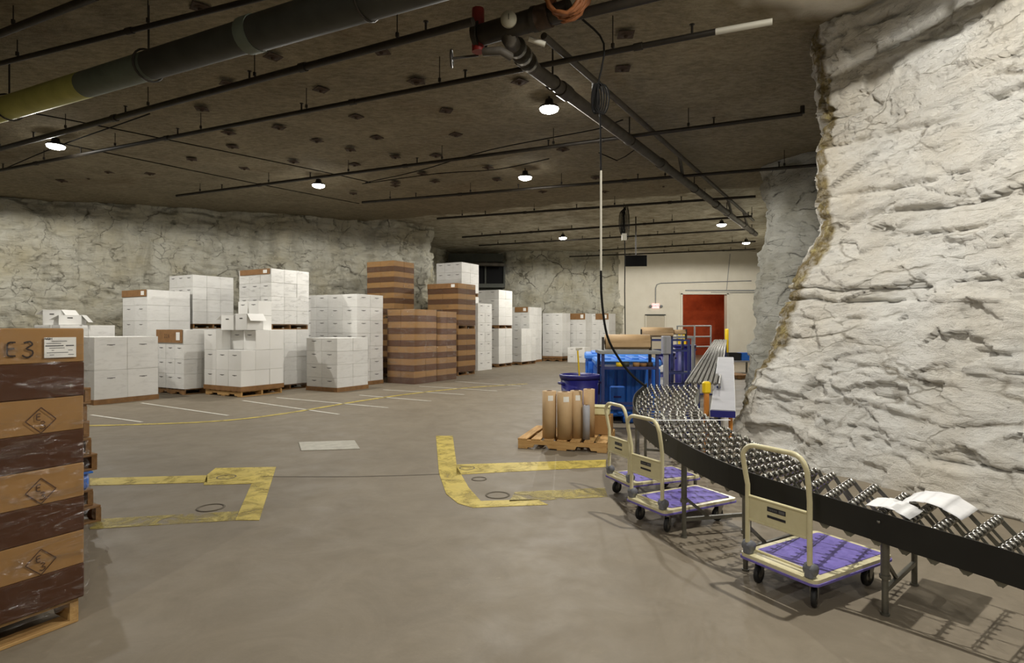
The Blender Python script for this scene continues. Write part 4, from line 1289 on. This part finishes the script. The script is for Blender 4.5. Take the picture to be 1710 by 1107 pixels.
# scissor links: every axle to the low pivots of its neighbours
inner = MB()
nl = 0
for li, off in enumerate((0.0, 0.19, 0.38, 0.57)):
    for i in range(len(tops) - 1):
        a, n, t = tops[i]; c, n2, t2 = tops[i + 1]
        for q, (e0, e1, sh) in enumerate(((a + n * off, c + n2 * off - Vector((0, 0, DROP)), -0.003), (a + n * off - Vector((0, 0, DROP)), c + n2 * off, 0.003))):
            e0 = e0 + n * sh; e1 = e1 + n * sh
            ou = (e1 - e0).cross(n).normalized()
            if li in (0, 3) and nl < 298:
                MB().bar(e0, e1, 0.004, 0.024, 0, ou).build('scissor_link', M_LINK, conv); nl += 1
            else:
                inner.bar(e0, e1, 0.0035, 0.015, 0, ou)
io = inner.build('scissor_link', M_LINK, conv); io['kind'] = 'stuff'
for i in range(0, len(tops), 1):
    a, n, t = tops[i]
    q = a - Vector((0, 0, DROP))
    MB().tube([q - n * 0.006, q + n * (BW - 0.01)], 0.005, 5).build('pivot_rod', M_LINK, conv)
# legs
for s in (0.5, 1.53, 2.3, 2.92, 4.3, 5.4):
    _, p, t, n = fr(s)
    for k in (0.03, BW - 0.02):
        f = Vector((p.x, p.y, 0)) + n * k
        top = p.z - 0.06
        b = MB().tube([f + Vector((0, 0, top * 0.42)), f + Vector((0, 0, top))], 0.021, 10).tube([f + Vector((0, 0, 0.01)), f + Vector((0, 0, top * 0.6))], 0.0155, 10)
        b.tube([f + Vector((0, 0, top * 0.4)), f + Vector((0, 0, top * 0.44))], 0.027, 10)
        b.tube([f, f + Vector((0, 0, 0.012))], 0.022, 10)
        b.build('leg', M_LEGM, conv)
    a = Vector((p.x, p.y, 0.13)) + n * 0.03
    MB().bar(a, a + n * (BW - 0.05), 0.02, 0.025).build('cross_brace', M_LEGM, conv)
    MB().bar(a + Vector((0, 0, 0.16)), a + n * 0.2 + Vector((0, 0, 0)), 0.012, 0.02).build('cross_brace', M_LEGM, conv)

# paper sheets on the conveyor
def sheet(s0, s1, k0, k1, arch, label, ph):
    b = MB()
    N, K = 16, 10
    vs = []
    for i in range(N + 1):
        _, p, t, n = fr(s0 + (s1 - s0) * i / N)
        for j in range(K + 1):
            k = k0 + (k1 - k0) * j / K
            u = i / N
            z = p.z - 0.004 + arch * math.sin(math.pi * min(1, u * 1.02)) ** 0.8 + 0.008 * noise.noise(Vector((u * 5, k * 9, ph)))
            if k > BW:
                z -= (k - BW) * 0.6
            vs.append(Vector((p.x, p.y, z)) + n * k)
    fs = [(i * (K + 1) + j, i * (K + 1) + j + 1, (i + 1) * (K + 1) + j + 1, (i + 1) * (K + 1) + j) for i in range(N) for j in range(K)]
    o = b.add(vs, fs, 0, True).build('paper_sheet', M_PSHEET)
    md = o.modifiers.new('thickness', 'SOLIDIFY'); md.thickness = 0.0015
    return tag(o, label, 'paper', 'white paper sheets on the conveyor')
sheet(1.26, 1.52, 0.26, 0.7, 0.05, 'large arched white paper sheet on the conveyor by the rock wall', 1)
sheet(1.42, 1.62, 0.03, 0.25, 0.025, 'small white paper sheet tucked against the black side guard', 4)
_, p, t, n = fr(3.55)
tag(MB().bar(Vector((p.x, p.y, p.z + 0.002)) - n * 0.01, Vector((p.x, p.y, p.z + 0.002)) + n * (BW + 0.1) - t * 0.02, 0.022, 0.003).build('strap', M_PSHEET), 'narrow white plastic strap lying across the conveyor', 'strap')

# straight far conveyor
f0, f1 = Vector((2.47, 7.55, 0.79)), Vector((7.72, 21.5, 1.08))
fc = thing('straight_conveyor', 'long straight skate wheel conveyor running to the red doorway', 'conveyor', (0, 0, 0))
fd = (f1 - f0); FL = fd.length; fd.normalize()
fn = Vector((fd.y, -fd.x, 0)).normalized()
for k in (-0.21, 0.21):
    MB().bar(f0 + fn * k - Vector((0, 0, 0.03)), f1 + fn * k - Vector((0, 0, 0.03)), 0.02, 0.06).build('side_rail', M_RAILF, fc)
ss = 0.06
ws = []
i = 0
ax = MB()
while ss < FL - 0.05:
    p = f0 + fd * ss - Vector((0, 0, 0.012))
    ax.tube([p - fn * 0.2, p + fn * 0.2], 0.005, 4)
    for k in range(6):
        ws.append(p + fn * (-0.17 + 0.064 * k + (0.02 if i % 2 else 0)))
    ss += 0.085; i += 1
ao = ax.build('axle', M_AXLE, fc); ao['kind'] = 'stuff'
wb2 = MB().lathe([(0.006, -0.012), (WR, -0.008), (WR, 0.008), (0.006, 0.012)], 8)
wm2 = wb2.mesh('skate_wheel', M_WHEELF)
for p in ws[:300]:
    put('skate_wheel', wm2, fc).matrix_local = wmat(p, fn)
rest = MB()
for p in ws[300:]:
    rest.add(wb2.v, wb2.f, 0, True, wmat(p, fn))
rest.build('skate_wheel', M_WHEELF, fc)['kind'] = 'stuff'
for s in (0.15, 3.2, 6.3, 9.4, 12.5):
    p = f0 + fd * s
    for k in (-0.2, 0.2):
        q = p + fn * k
        MB().bar((q.x, q.y, 0), (q.x, q.y, q.z - 0.05), 0.04, 0.04).build('leg', M_NAVYM, fc)
    MB().bar(Vector((p.x, p.y, 0.3)) - fn * 0.2, Vector((p.x, p.y, 0.3)) + fn * 0.2, 0.03, 0.03).build('cross_brace', M_NAVYM, fc)

# yellow capped post at the joint of the conveyors
yp = at(1182, 700, 0.36)
yb = Vector((2.36, 7.05, 0))
t = thing('yellow_stop_post', 'yellow capped orange stop post where the two conveyors meet', 'post', (yb.x, yb.y, 0))
MB().box((0, 0, 0.36), (0.05, 0.05, 0.72)).build('post', M_ORANGE, t)
MB().box((0, 0, 0.78), (0.095, 0.08, 0.15), bev=0.02).build('cap', M_YEL, t)

# sloping pale chute beside the far conveyor
n0, n1 = atd(1207, 686, 6.4), atd(1212, 597, 10.4)
ch = thing('sloping_chute', 'narrow pale grey sloping chute with navy end lip on an orange leg', 'chute', (n0.x, n0.y, 0))
o_ = Vector((n0.x, n0.y, 0))
dd = (n1 - n0).normalized()
sn = Vector((dd.y, -dd.x, 0)).normalized()
MB().bar(n0 - o_, n1 - o_, 0.25, 0.02).build('tray', M_LGREY, ch)
for k in (-0.125, 0.125):
    MB().bar(n0 - o_ + sn * k - Vector((0, 0, 0.02)), n1 - o_ + sn * k - Vector((0, 0, 0.02)), 0.012, 0.045).build('side_lip', M_GREYM, ch)
MB().bar(n0 - o_ - sn * 0.13 - Vector((0, 0, 0.035)), n0 - o_ + sn * 0.13 - Vector((0, 0, 0.035)), 0.03, 0.07).build('end_lip', M_NAVY, ch)
for s, k, m_ in ((0.35, 0.08, M_ORANGE), (0.35, -0.08, M_LEGM), (3.6, 0.08, M_LEGM), (3.6, -0.08, M_LEGM)):
    q = n0 - o_ + dd * s + sn * k
    MB().bar((q.x, q.y, 0), (q.x, q.y, q.z - 0.01), 0.035, 0.035).build('leg', m_, ch)

# ------------------------------------------------------------------ platform trolleys
def rounded_rect(x0, x1, y0, y1, r, n=5):
    out = []
    for cx_, cy_, a0 in ((x1 - r, y1 - r, 0), (x0 + r, y1 - r, 90), (x0 + r, y0 + r, 180), (x1 - r, y0 + r, 270)):
        for k in range(n + 1):
            a = math.radians(a0 + 90 * k / n)
            out.append((cx_ + r * math.cos(a), cy_ + r * math.sin(a)))
    return out
def trolley(label, c, ydir, wid, length=0.74):
    """local x runs away from the handle, local y across the deck"""
    yv = Vector((ydir[0], ydir[1], 0)).normalized()
    xv = Vector((-yv.y, yv.x, 0)) if (-yv.y) > 0 else Vector((yv.y, -yv.x, 0))
    rz = math.atan2(xv.y, xv.x)
    t = thing('platform_trolley', label, 'trolley', (c[0], c[1], 0), rz, 'platform trolleys by the conveyor')
    h, w2 = 0.175, wid / 2
    rim = rounded_rect(0, length, -w2, w2, 0.035)
    MB().prism(rim, h - 0.03, h).build('deck_frame', M_CREAM, t)
    MB().prism(rounded_rect(-0.006, length + 0.006, -w2 - 0.006, w2 + 0.006, 0.038), h - 0.032, h - 0.02).build('bumper_strip', M_PURPLE, t)
    MB().prism(rounded_rect(0.095, length - 0.035, -w2 + 0.04, w2 - 0.04, 0.02), h, h + 0.004).build('deck_mat', M_PURPLE, t)
    # handle
    y_ = w2 - 0.045
    pts = [(0.02, -y_, h - 0.01), (0.02, -y_, 0.45), (0.02, -y_, 0.58), (0.006, -y_ - 0.004, 0.65)]
    top = 0.825
    rc = 0.085
    yo = y_ + 0.006
    pts += [(-0.012, -yo, top - rc)]
    for k in range(1, 6):
        a = math.pi - math.pi / 2 * k / 5
        pts.append((-0.018, -yo + rc + rc * math.cos(a), top - rc + rc * math.sin(a)))
    pts2 = [(x, -y, z) for x, y, z in pts[::-1]]
    MB().tube(pts + pts2, 0.0145, 10).build('handle', M_CREAM, t)
    pn = MB().box((0.02, 0, 0.45), (0.012, 2 * y_, 0.15), bev=0.004).box((0.012, 0, 0.518), (0.012, 2 * y_ - 0.03, 0.012), bev=0.003).box((0.012, 0, 0.382), (0.012, 2 * y_ - 0.03, 0.012), bev=0.003).build('handle_panel', M_CREAM, t)
    MB().box((0.0125, 0, 0.475), (0.002, 0.115, 0.026)).box((0.0125, 0, 0.433), (0.002, 0.115, 0.014)).build('nameplate', M_SLOTB, pn)
    b = MB().box((0.0112, -0.035, 0.475), (0.001, 0.036, 0.016))
    for k in range(5):
        b.box((0.0112, 0.0 + 0.011 * k, 0.474), (0.001, 0.007, 0.011))
    b.build('nameplate_print', M_INKG, pn)
    for y in (-y_, y_):
        b = MB().box((0.025, y, h + 0.03), (0.055, 0.05, 0.07), bev=0.012)
        b.lathe([(0, -0.028), (0.03, -0.028), (0.033, 0.0), (0.03, 0.028), (0, 0.028)], 12, M=Matrix.Translation((0.03, y, h + 0.045)) @ Matrix.Rotation(math.pi / 2, 4, 'X'))
        b.build('handle_socket', M_GREYPL, t)
    MB().tube([(0.06, -y_ + 0.02, h + 0.02), (0.06, y_ - 0.02, h + 0.02)], 0.007, 6).build('release_bar', M_CREAM, t)
    r = 0.053
    for x, y, sw in ((0.1, -w2 + 0.07, 0.5), (0.1, w2 - 0.07, 0.25), (length - 0.12, -w2 + 0.07, 0.0), (length - 0.12, w2 - 0.07, 0.0)):
        R = Matrix.Translation((x, y, 0)) @ Matrix.Rotation(sw, 4, 'Z')
        b = MB()
        for q in (-0.019, 0.019):
            b.prism([(-0.03, 0.05), (-0.012, 0.045), (0.035, h - 0.035), (-0.03, h - 0.035)], q - 0.0015, q + 0.0015, 0, R @ Matrix.Rotation(math.pi / 2, 4, 'X'))
        b.box((0, 0, h - 0.034), (0.08, 0.07, 0.008), M=R)
        fk = b.build('caster_fork', M_ZINC, t)
        wm = R @ Matrix.Translation((-0.02, 0, r)) @ Matrix.Rotation(math.pi / 2, 4, 'X')
        MB().lathe([(0.03, -0.0135), (r - 0.006, -0.0135), (r, -0.008), (r, 0.008), (r - 0.006, 0.0135), (0.03, 0.0135)], 20, M=wm).build('caster_tyre', M_RUBBER, fk)
        MB().lathe([(0.0, -0.016), (0.01, -0.016), (0.014, -0.011), (0.031, -0.0125), (0.031, 0.0125), (0.014, 0.011), (0.01, 0.016), (0, 0.016)], 14, M=wm).build('caster_hub', M_ZINC, fk)
    return t
M_SLOTB = mat('nameplate_black', srgb(34, 32, 40), 0.5)
trolley('cream and purple platform trolley nearest the viewer, under the conveyor', (1.467, 3.243), (-0.245, 0.435), 0.48)
trolley('middle cream and purple platform trolley of the three', (1.0, 4.39), (-0.185, 0.36), 0.44)
trolley('cream and purple platform trolley nearest the amber pallet', (0.93, 5.14), (-0.14, 0.36), 0.42)

# ------------------------------------------------------------------ navy bin with broom
def bin_(label, loc, r, h, m, group=None):
    t = thing('round_bin', label, 'bin', loc, 0, group)
    MB().lathe([(0, 0.01), (r * 0.78, 0.0), (r * 0.8, 0.02), (r * 0.96, h - 0.06), (r * 0.94, h - 0.06), (r * 0.78, 0.04), (0, 0.04)], 28).build('body', m, t)
    MB().lathe([(r * 0.94, h - 0.06), (r * 0.99, h - 0.06), (r * 1.03, h - 0.02), (r * 1.03, h), (r * 0.97, h + 0.006), (r * 0.93, h - 0.05)], 28).build('rim', m, t)
    for a in (0.3, 0.3 + math.pi):
        MB().box((r * 0.98, 0, h - 0.12), (0.07, 0.15, 0.035), M=Matrix.Rotation(a, 4, 'Z'), bev=0.01).build('grip', m, t)
    return t
nb = Vector(((968 - CX) / F * 8.4, 8.4, 0))
bin_('navy blue round waste bin with a broom handle beside the kraft rolls', nb, 0.285, 0.83, M_NAVY)
br = thing('broom', 'yellow handled broom standing in the navy bin', 'broom', (nb.x - 0.02, nb.y - 0.1, 0.06))
MB().tube([(0.05, 0, 0.05), (-0.02, 0.0, 1.12)], 0.012, 8).build('handle', M_YEL, br)
MB().box((-0.022, 0, 1.14), (0.05, 0.03, 0.035), bev=0.006).box((-0.0, 0, 1.15), (0.09, 0.02, 0.02)).build('head', M_CORDW, br)

# ------------------------------------------------------------------ blue bulk bins
def bulk_bin(label, loc, rz, wx, wy, h):
    t = thing('bulk_bin', label, 'bulk bin', loc, rz, 'blue insulated bulk bins')
    b = MB().box((0, 0, 0.1 + (h - 0.22) / 2), (wx - 0.08, wy - 0.08, h - 0.22), bev=0.03)
    b.build('body', M_BLUE, t)
    for k in range(7):
        x = -wx / 2 + 0.1 + (wx - 0.2) * k / 6
        for y in (-1, 1):
            MB().box((x, y * (wy / 2 - 0.035), 0.12 + (h - 0.26) / 2), (0.09, 0.05, h - 0.3), bev=0.018).build('rib', M_BLUE, t)
    for k in range(6):
        y = -wy / 2 + 0.1 + (wy - 0.2) * k / 5
        for x in (-1, 1):
            MB().box((x * (wx / 2 - 0.035), y, 0.12 + (h - 0.26) / 2), (0.05, 0.09, h - 0.3), bev=0.018).build('rib', M_BLUE, t)
    MB().box((-0.18, -wy / 2 - 0.006, 0.44), (0.24, 0.05, 0.3), bev=0.02).build('front_panel', M_BLUE, t)
    MB().box((-0.18, -wy / 2 - 0.034, 0.42), (0.12, 0.006, 0.03)).build('moulded_mark', M_NAVY, t)
    for x in (-1, 0, 1):
        MB().box((x * (wx / 2 - 0.1), 0, 0.05), (0.16, wy - 0.06, 0.1), bev=0.01).build('foot', M_BLUE, t)
    ld = MB().box((0, 0, h - 0.07), (wx + 0.02, wy + 0.02, 0.11), bev=0.03).build('lid', M_BLUEL, t)
    for k in range(4):
        MB().box((-wx / 2 + 0.18 + (wx - 0.36) * k / 3, 0, h - 0.004), (0.12, wy - 0.1, 0.03), bev=0.012).build('lid_rib', M_BLUEL, ld)
    return t
bulk_bin('bright blue bulk bin with moulded ribs directly behind the packing bench', ((1050 - CX) / F * 9.35, 9.65, 0), -0.08, 1.02, 1.0, 1.02)
bulk_bin('bright blue bulk bin with flat lid standing further back', ((1030 - CX) / F * 10.9, 11.05, 0), -0.12, 1.15, 1.05, 1.05)

# ------------------------------------------------------------------ packing benches with paper rolls
def xz(px, py, d, o):
    p = atd(px, py, d)
    return p - o
bo = Vector(((1052 - CX) / F * 8.3, 8.3, 0))
pb = thing('packing_bench', 'navy steel packing bench holding a horizontal kraft paper roll', 'bench', bo, -0.03)
for x in (-0.385, 0.385):
    for y in (0.0, 0.5):
        MB().box((x, y, 0.565), (0.045, 0.045, 1.13), bev=0.004).build('leg', M_NAVYM, pb)
MB().box((0, 0.25, 1.155), (0.86, 0.62, 0.05), bev=0.006).build('top', M_GREYM, pb)
for z in (0.36, 0.93):
    for y in (0.0, 0.5):
        MB().box((0, y, z), (0.77, 0.035, 0.04)).build('rail', M_NAVYM, pb)
MB().box((0, 0.25, 0.94), (0.76, 0.5, 0.012)).build('shelf', M_NAVYM, pb)
for x in (-0.36, 0.33):
    MB().box((x, 0.2, 1.27), (0.02, 0.12, 0.2)).build('roll_bracket', M_DARKPIPE, pb)
def hroll(label, loc, rz, L, r):
    t = thing('paper_roll', label, 'paper roll', loc, rz, 'horizontal kraft rolls on stands')
    Rm = Matrix.Rotation(math.pi / 2, 4, 'Y')
    MB().lathe([(r * 0.35, -L / 2), (r, -L / 2), (r, L / 2), (r * 0.35, L / 2)], 24, M=Rm).build('paper', M_KRAFTP, t)
    MB().lathe([(r * 0.25, -L / 2 - 0.01), (r * 0.36, -L / 2 - 0.01), (r * 0.36, L / 2 + 0.01), (r * 0.25, L / 2 + 0.01)], 14, M=Rm).build('core', M_CORE, t)
    # loose outer turn
    MB().box((L * 0.05, -r * 0.97, -r * 0.2), (L * 0.9, 0.003, r * 0.9)).build('loose_edge', M_KRAFTP, t)
    return t
hroll('thick kraft paper roll lying on the navy packing bench', (bo.x + 0.0, bo.y + 0.2, 1.30), -0.03, 0.64, 0.11)
for k, (x, c, hgt) in enumerate(((-0.14, M_YEL, 0.06), (-0.05, M_DARK, 0.07), (0.1, M_KRAFT, 0.06), (0.2, M_TRAY, 0.05), (0.29, M_RUST, 0.06))):
    lab = ['yellow tape roll on the bench shelf', 'dark tape roll on the bench shelf', 'tan tape roll on the bench shelf', 'brown tape roll on the bench shelf', 'dark red tape roll on the bench shelf'][k]
    tag(MB().lathe([(0.03, 0), (0.05, 0), (0.05, hgt), (0.03, hgt), (0.03, 0)], 16).build('tape_roll', c, None, (bo.x + x, bo.y + 0.05, 0.947)), lab, 'tape roll', 'tape rolls on the bench shelf')

# second roll stand
so = Vector(((1108 - CX) / F * 11.6, 11.6, 0))
st2 = thing('roll_stand', 'second navy roll stand with brackets behind the packing bench', 'stand', so, -0.02)
for x in (-0.36, 0.5):
    for y in (0, 0.45):
        MB().box((x, y, 0.63), (0.045, 0.045, 1.26)).build('leg', M_NAVYM, st2)
for z in (0.35, 0.6, 1.05, 1.26):
    for y in (0, 0.45):
        MB().box((0.07, y, z), (0.9, 0.035, 0.035)).build('rail', M_NAVYM, st2)
for x in (-0.4, 0.2, 0.5):
    MB().box((x, 0.2, 1.36), (0.02, 0.1, 0.24)).build('roll_bracket', M_DARKPIPE, st2)
hroll('wide pale kraft roll on the second navy stand', (so.x - 0.08, so.y + 0.2, 1.42), -0.02, 0.62, 0.1)
hroll('thin kraft roll end on the second navy stand', (so.x + 0.38, so.y + 0.2, 1.42), -0.02, 0.26, 0.05)
for k, z in enumerate((0.37, 0.62)):
    for j, x in enumerate((-0.2, 0.02)):
        tag(MB().box((0, 0, 0.06), (0.18, 0.3, 0.12), bev=0.004).box((0, -0.151, 0.07), (0.08, 0.002, 0.04)).build('carton', M_WHITE, None, (so.x + x, so.y + 0.2, z + 0.0)), '%s small white carton on the %s rail of the second stand' % (('left', 'right')[j], ('lower', 'upper')[k]), 'carton', 'small cartons on the second stand')

# pale control post
cpo = Vector(((1112 - CX) / F * 9.0, 9.0, 0))
cp = thing('control_post', 'pale grey control post with a box head beside the bench', 'post', cpo)
MB().box((0, 0, 0.55), (0.075, 0.06, 1.1), bev=0.006).build('column', M_LGREY, cp)
MB().box((0, -0.01, 1.24), (0.13, 0.11, 0.28), bev=0.01).build('box_head', M_LGREY, cp)
MB().box((-0.02, -0.068, 1.24), (0.02, 0.006, 0.24)).build('cover_seam', M_GREYM, cp)
MB().box((0, 0, 0.01), (0.2, 0.2, 0.02)).build('base_plate', M_LEGM, cp)

# navy bins beyond
bin_('large navy round bin behind the second roll stand', ((1143 - CX) / F * 14.0, 14.0, 0), 0.27, 1.1, M_NAVY, 'navy bins beyond the benches')
bin_('navy round bin half hidden by the pale control post', ((1112 - CX) / F * 13.0, 13.0, 0), 0.2, 0.95, M_NAVY, 'navy bins beyond the benches')
go = Vector(((1140 - CX) / F * 12.6, 12.6, 0))
gr = thing('steel_frame', 'open grey steel frame standing before the large navy bin', 'frame', go)
for x in (-0.24, 0.22):
    MB().box((x, 0, 0.66), (0.05, 0.05, 1.32)).build('upright', M_NAVYM if x < 0 else M_GREYM, gr)
for z in (0.55, 1.3):
    MB().box((0, 0, z), (0.5, 0.04, 0.04)).build('rail', M_GREYM, gr)

# yellow bollards and guard rail at the doorway
def bollard(label, px, d, h, r=0.085):
    t = thing('bollard', label, 'bollard', ((px - CX) / F * d, d, 0), 0, 'yellow bollards at the doorway')
    MB().lathe([(0, 0), (r, 0), (r, h - 0.05), (r * 0.8, h - 0.01), (0, h)], 16).build('sleeve', M_YEL, t)
    MB().lathe([(0, 0), (r * 1.5, 0), (r * 1.5, 0.02), (0, 0.02)], 16).build('base_flange', M_LEGM, t)
bollard('yellow bollard at the right side of the red doorway', 1213.5, 23.0, 1.48, 0.075)
bollard('yellow bollard left of the red doorway behind the roll stand', 1133, 25.5, 1.42)
bollard('second yellow bollard left of the red doorway', 1142.5, 26.0, 1.4)
gx = lambda px, d: (px - CX) / F * d
ga = Vector((gx(1131, 22.0), 22.0, 0)); gb = Vector((gx(1187, 20.6), 20.6, 0)); gc = Vector((gx(1160, 20.4), 20.4, 0))
rail = thing('guard_rail', 'grey tubular guard rail with three bars before the red doorway', 'guard rail', ga)
for p in (ga, gc, gb):
    MB().tube([p - ga, p - ga + Vector((0, 0, 1.6))], 0.03, 8).build('post', M_GREYM, rail)
for z in (0.85, 1.2, 1.58):
    MB().tube([Vector((0, 0, z)), gc - ga + Vector((0, 0, z))], 0.025, 8).build('rail_bar', M_GREYM, rail)
    MB().tube([gc - ga + Vector((0, 0, z)), gb - ga + Vector((0, 0, z))], 0.025, 8).build('rail_bar', M_GREYM, rail)

# hung screen
t = thing('hung_screen', 'black flat screen hung from the roof before the cream wall', 'screen', (gx(1062, 19.5), 19.5, EYE + (YH - 435.5) / F * 19.5), -0.1)
MB().box((0, 0, 0), (0.72, 0.06, 0.37), bev=0.008).build('bezel', M_TV, t)
MB().box((0, -0.032, 0), (0.66, 0.004, 0.32)).build('display', M_TV, t)
MB().tube([(0, 0.03, 0.1), (0, 0.03, CEIL + 0.05 - t.location.z)], 0.02, 6).build('drop_tube', M_DARKPIPE, t)

# totes by the far pillar
tz = 0.62
wt = thing('work_table', 'low pale table holding totes beside the far pillar', 'table', (gx(1234, 19.5), 19.5, 0))
MB().box((0, 0, 0.4), (0.8, 0.6, 0.05)).build('top', M_LGREY, wt)
for x in (-0.36, 0.36):
    for y in (-0.26, 0.26):
        MB().box((x, y, 0.19), (0.05, 0.05, 0.38)).build('leg', M_LEGM, wt)
def tote(label, loc, m):
    t = thing('tote', label, 'tote', loc, 0, 'totes on the low table')
    b = MB()
    w, d, h, k = 0.4, 0.4, 0.24, 0.008
    b.box((0, 0, k / 2), (w * 0.9, d * 0.9, k))
    for x in (-1, 1): b.box((x * w * 0.46, 0, h / 2), (k, d * 0.93, h))
    for y in (-1, 1): b.box((0, y * d * 0.46, h / 2), (w * 0.93, k, h))
    b.build('body', m, t)
    b = MB()
    for x in (-1, 1): b.box((x * w * 0.48, 0, h), (0.03, d, 0.025))
    for y in (-1, 1): b.box((0, y * d * 0.48, h), (w, 0.03, 0.025))
    b.build('rim', m, t)
tote('black open tote on the low pale table', (gx(1234, 19.5) - 0.21, 19.5, 0.426), M_RUBBER)
tote('blue open tote on the low pale table', (gx(1234, 19.5) + 0.21, 19.5, 0.426), M_BLUE)
pallet('dark pallet lying in front of the low pale table', (gx(1252, 17.2), 17.0, 0), 0.1, 0.7, 1.0, M_WOODO, None)
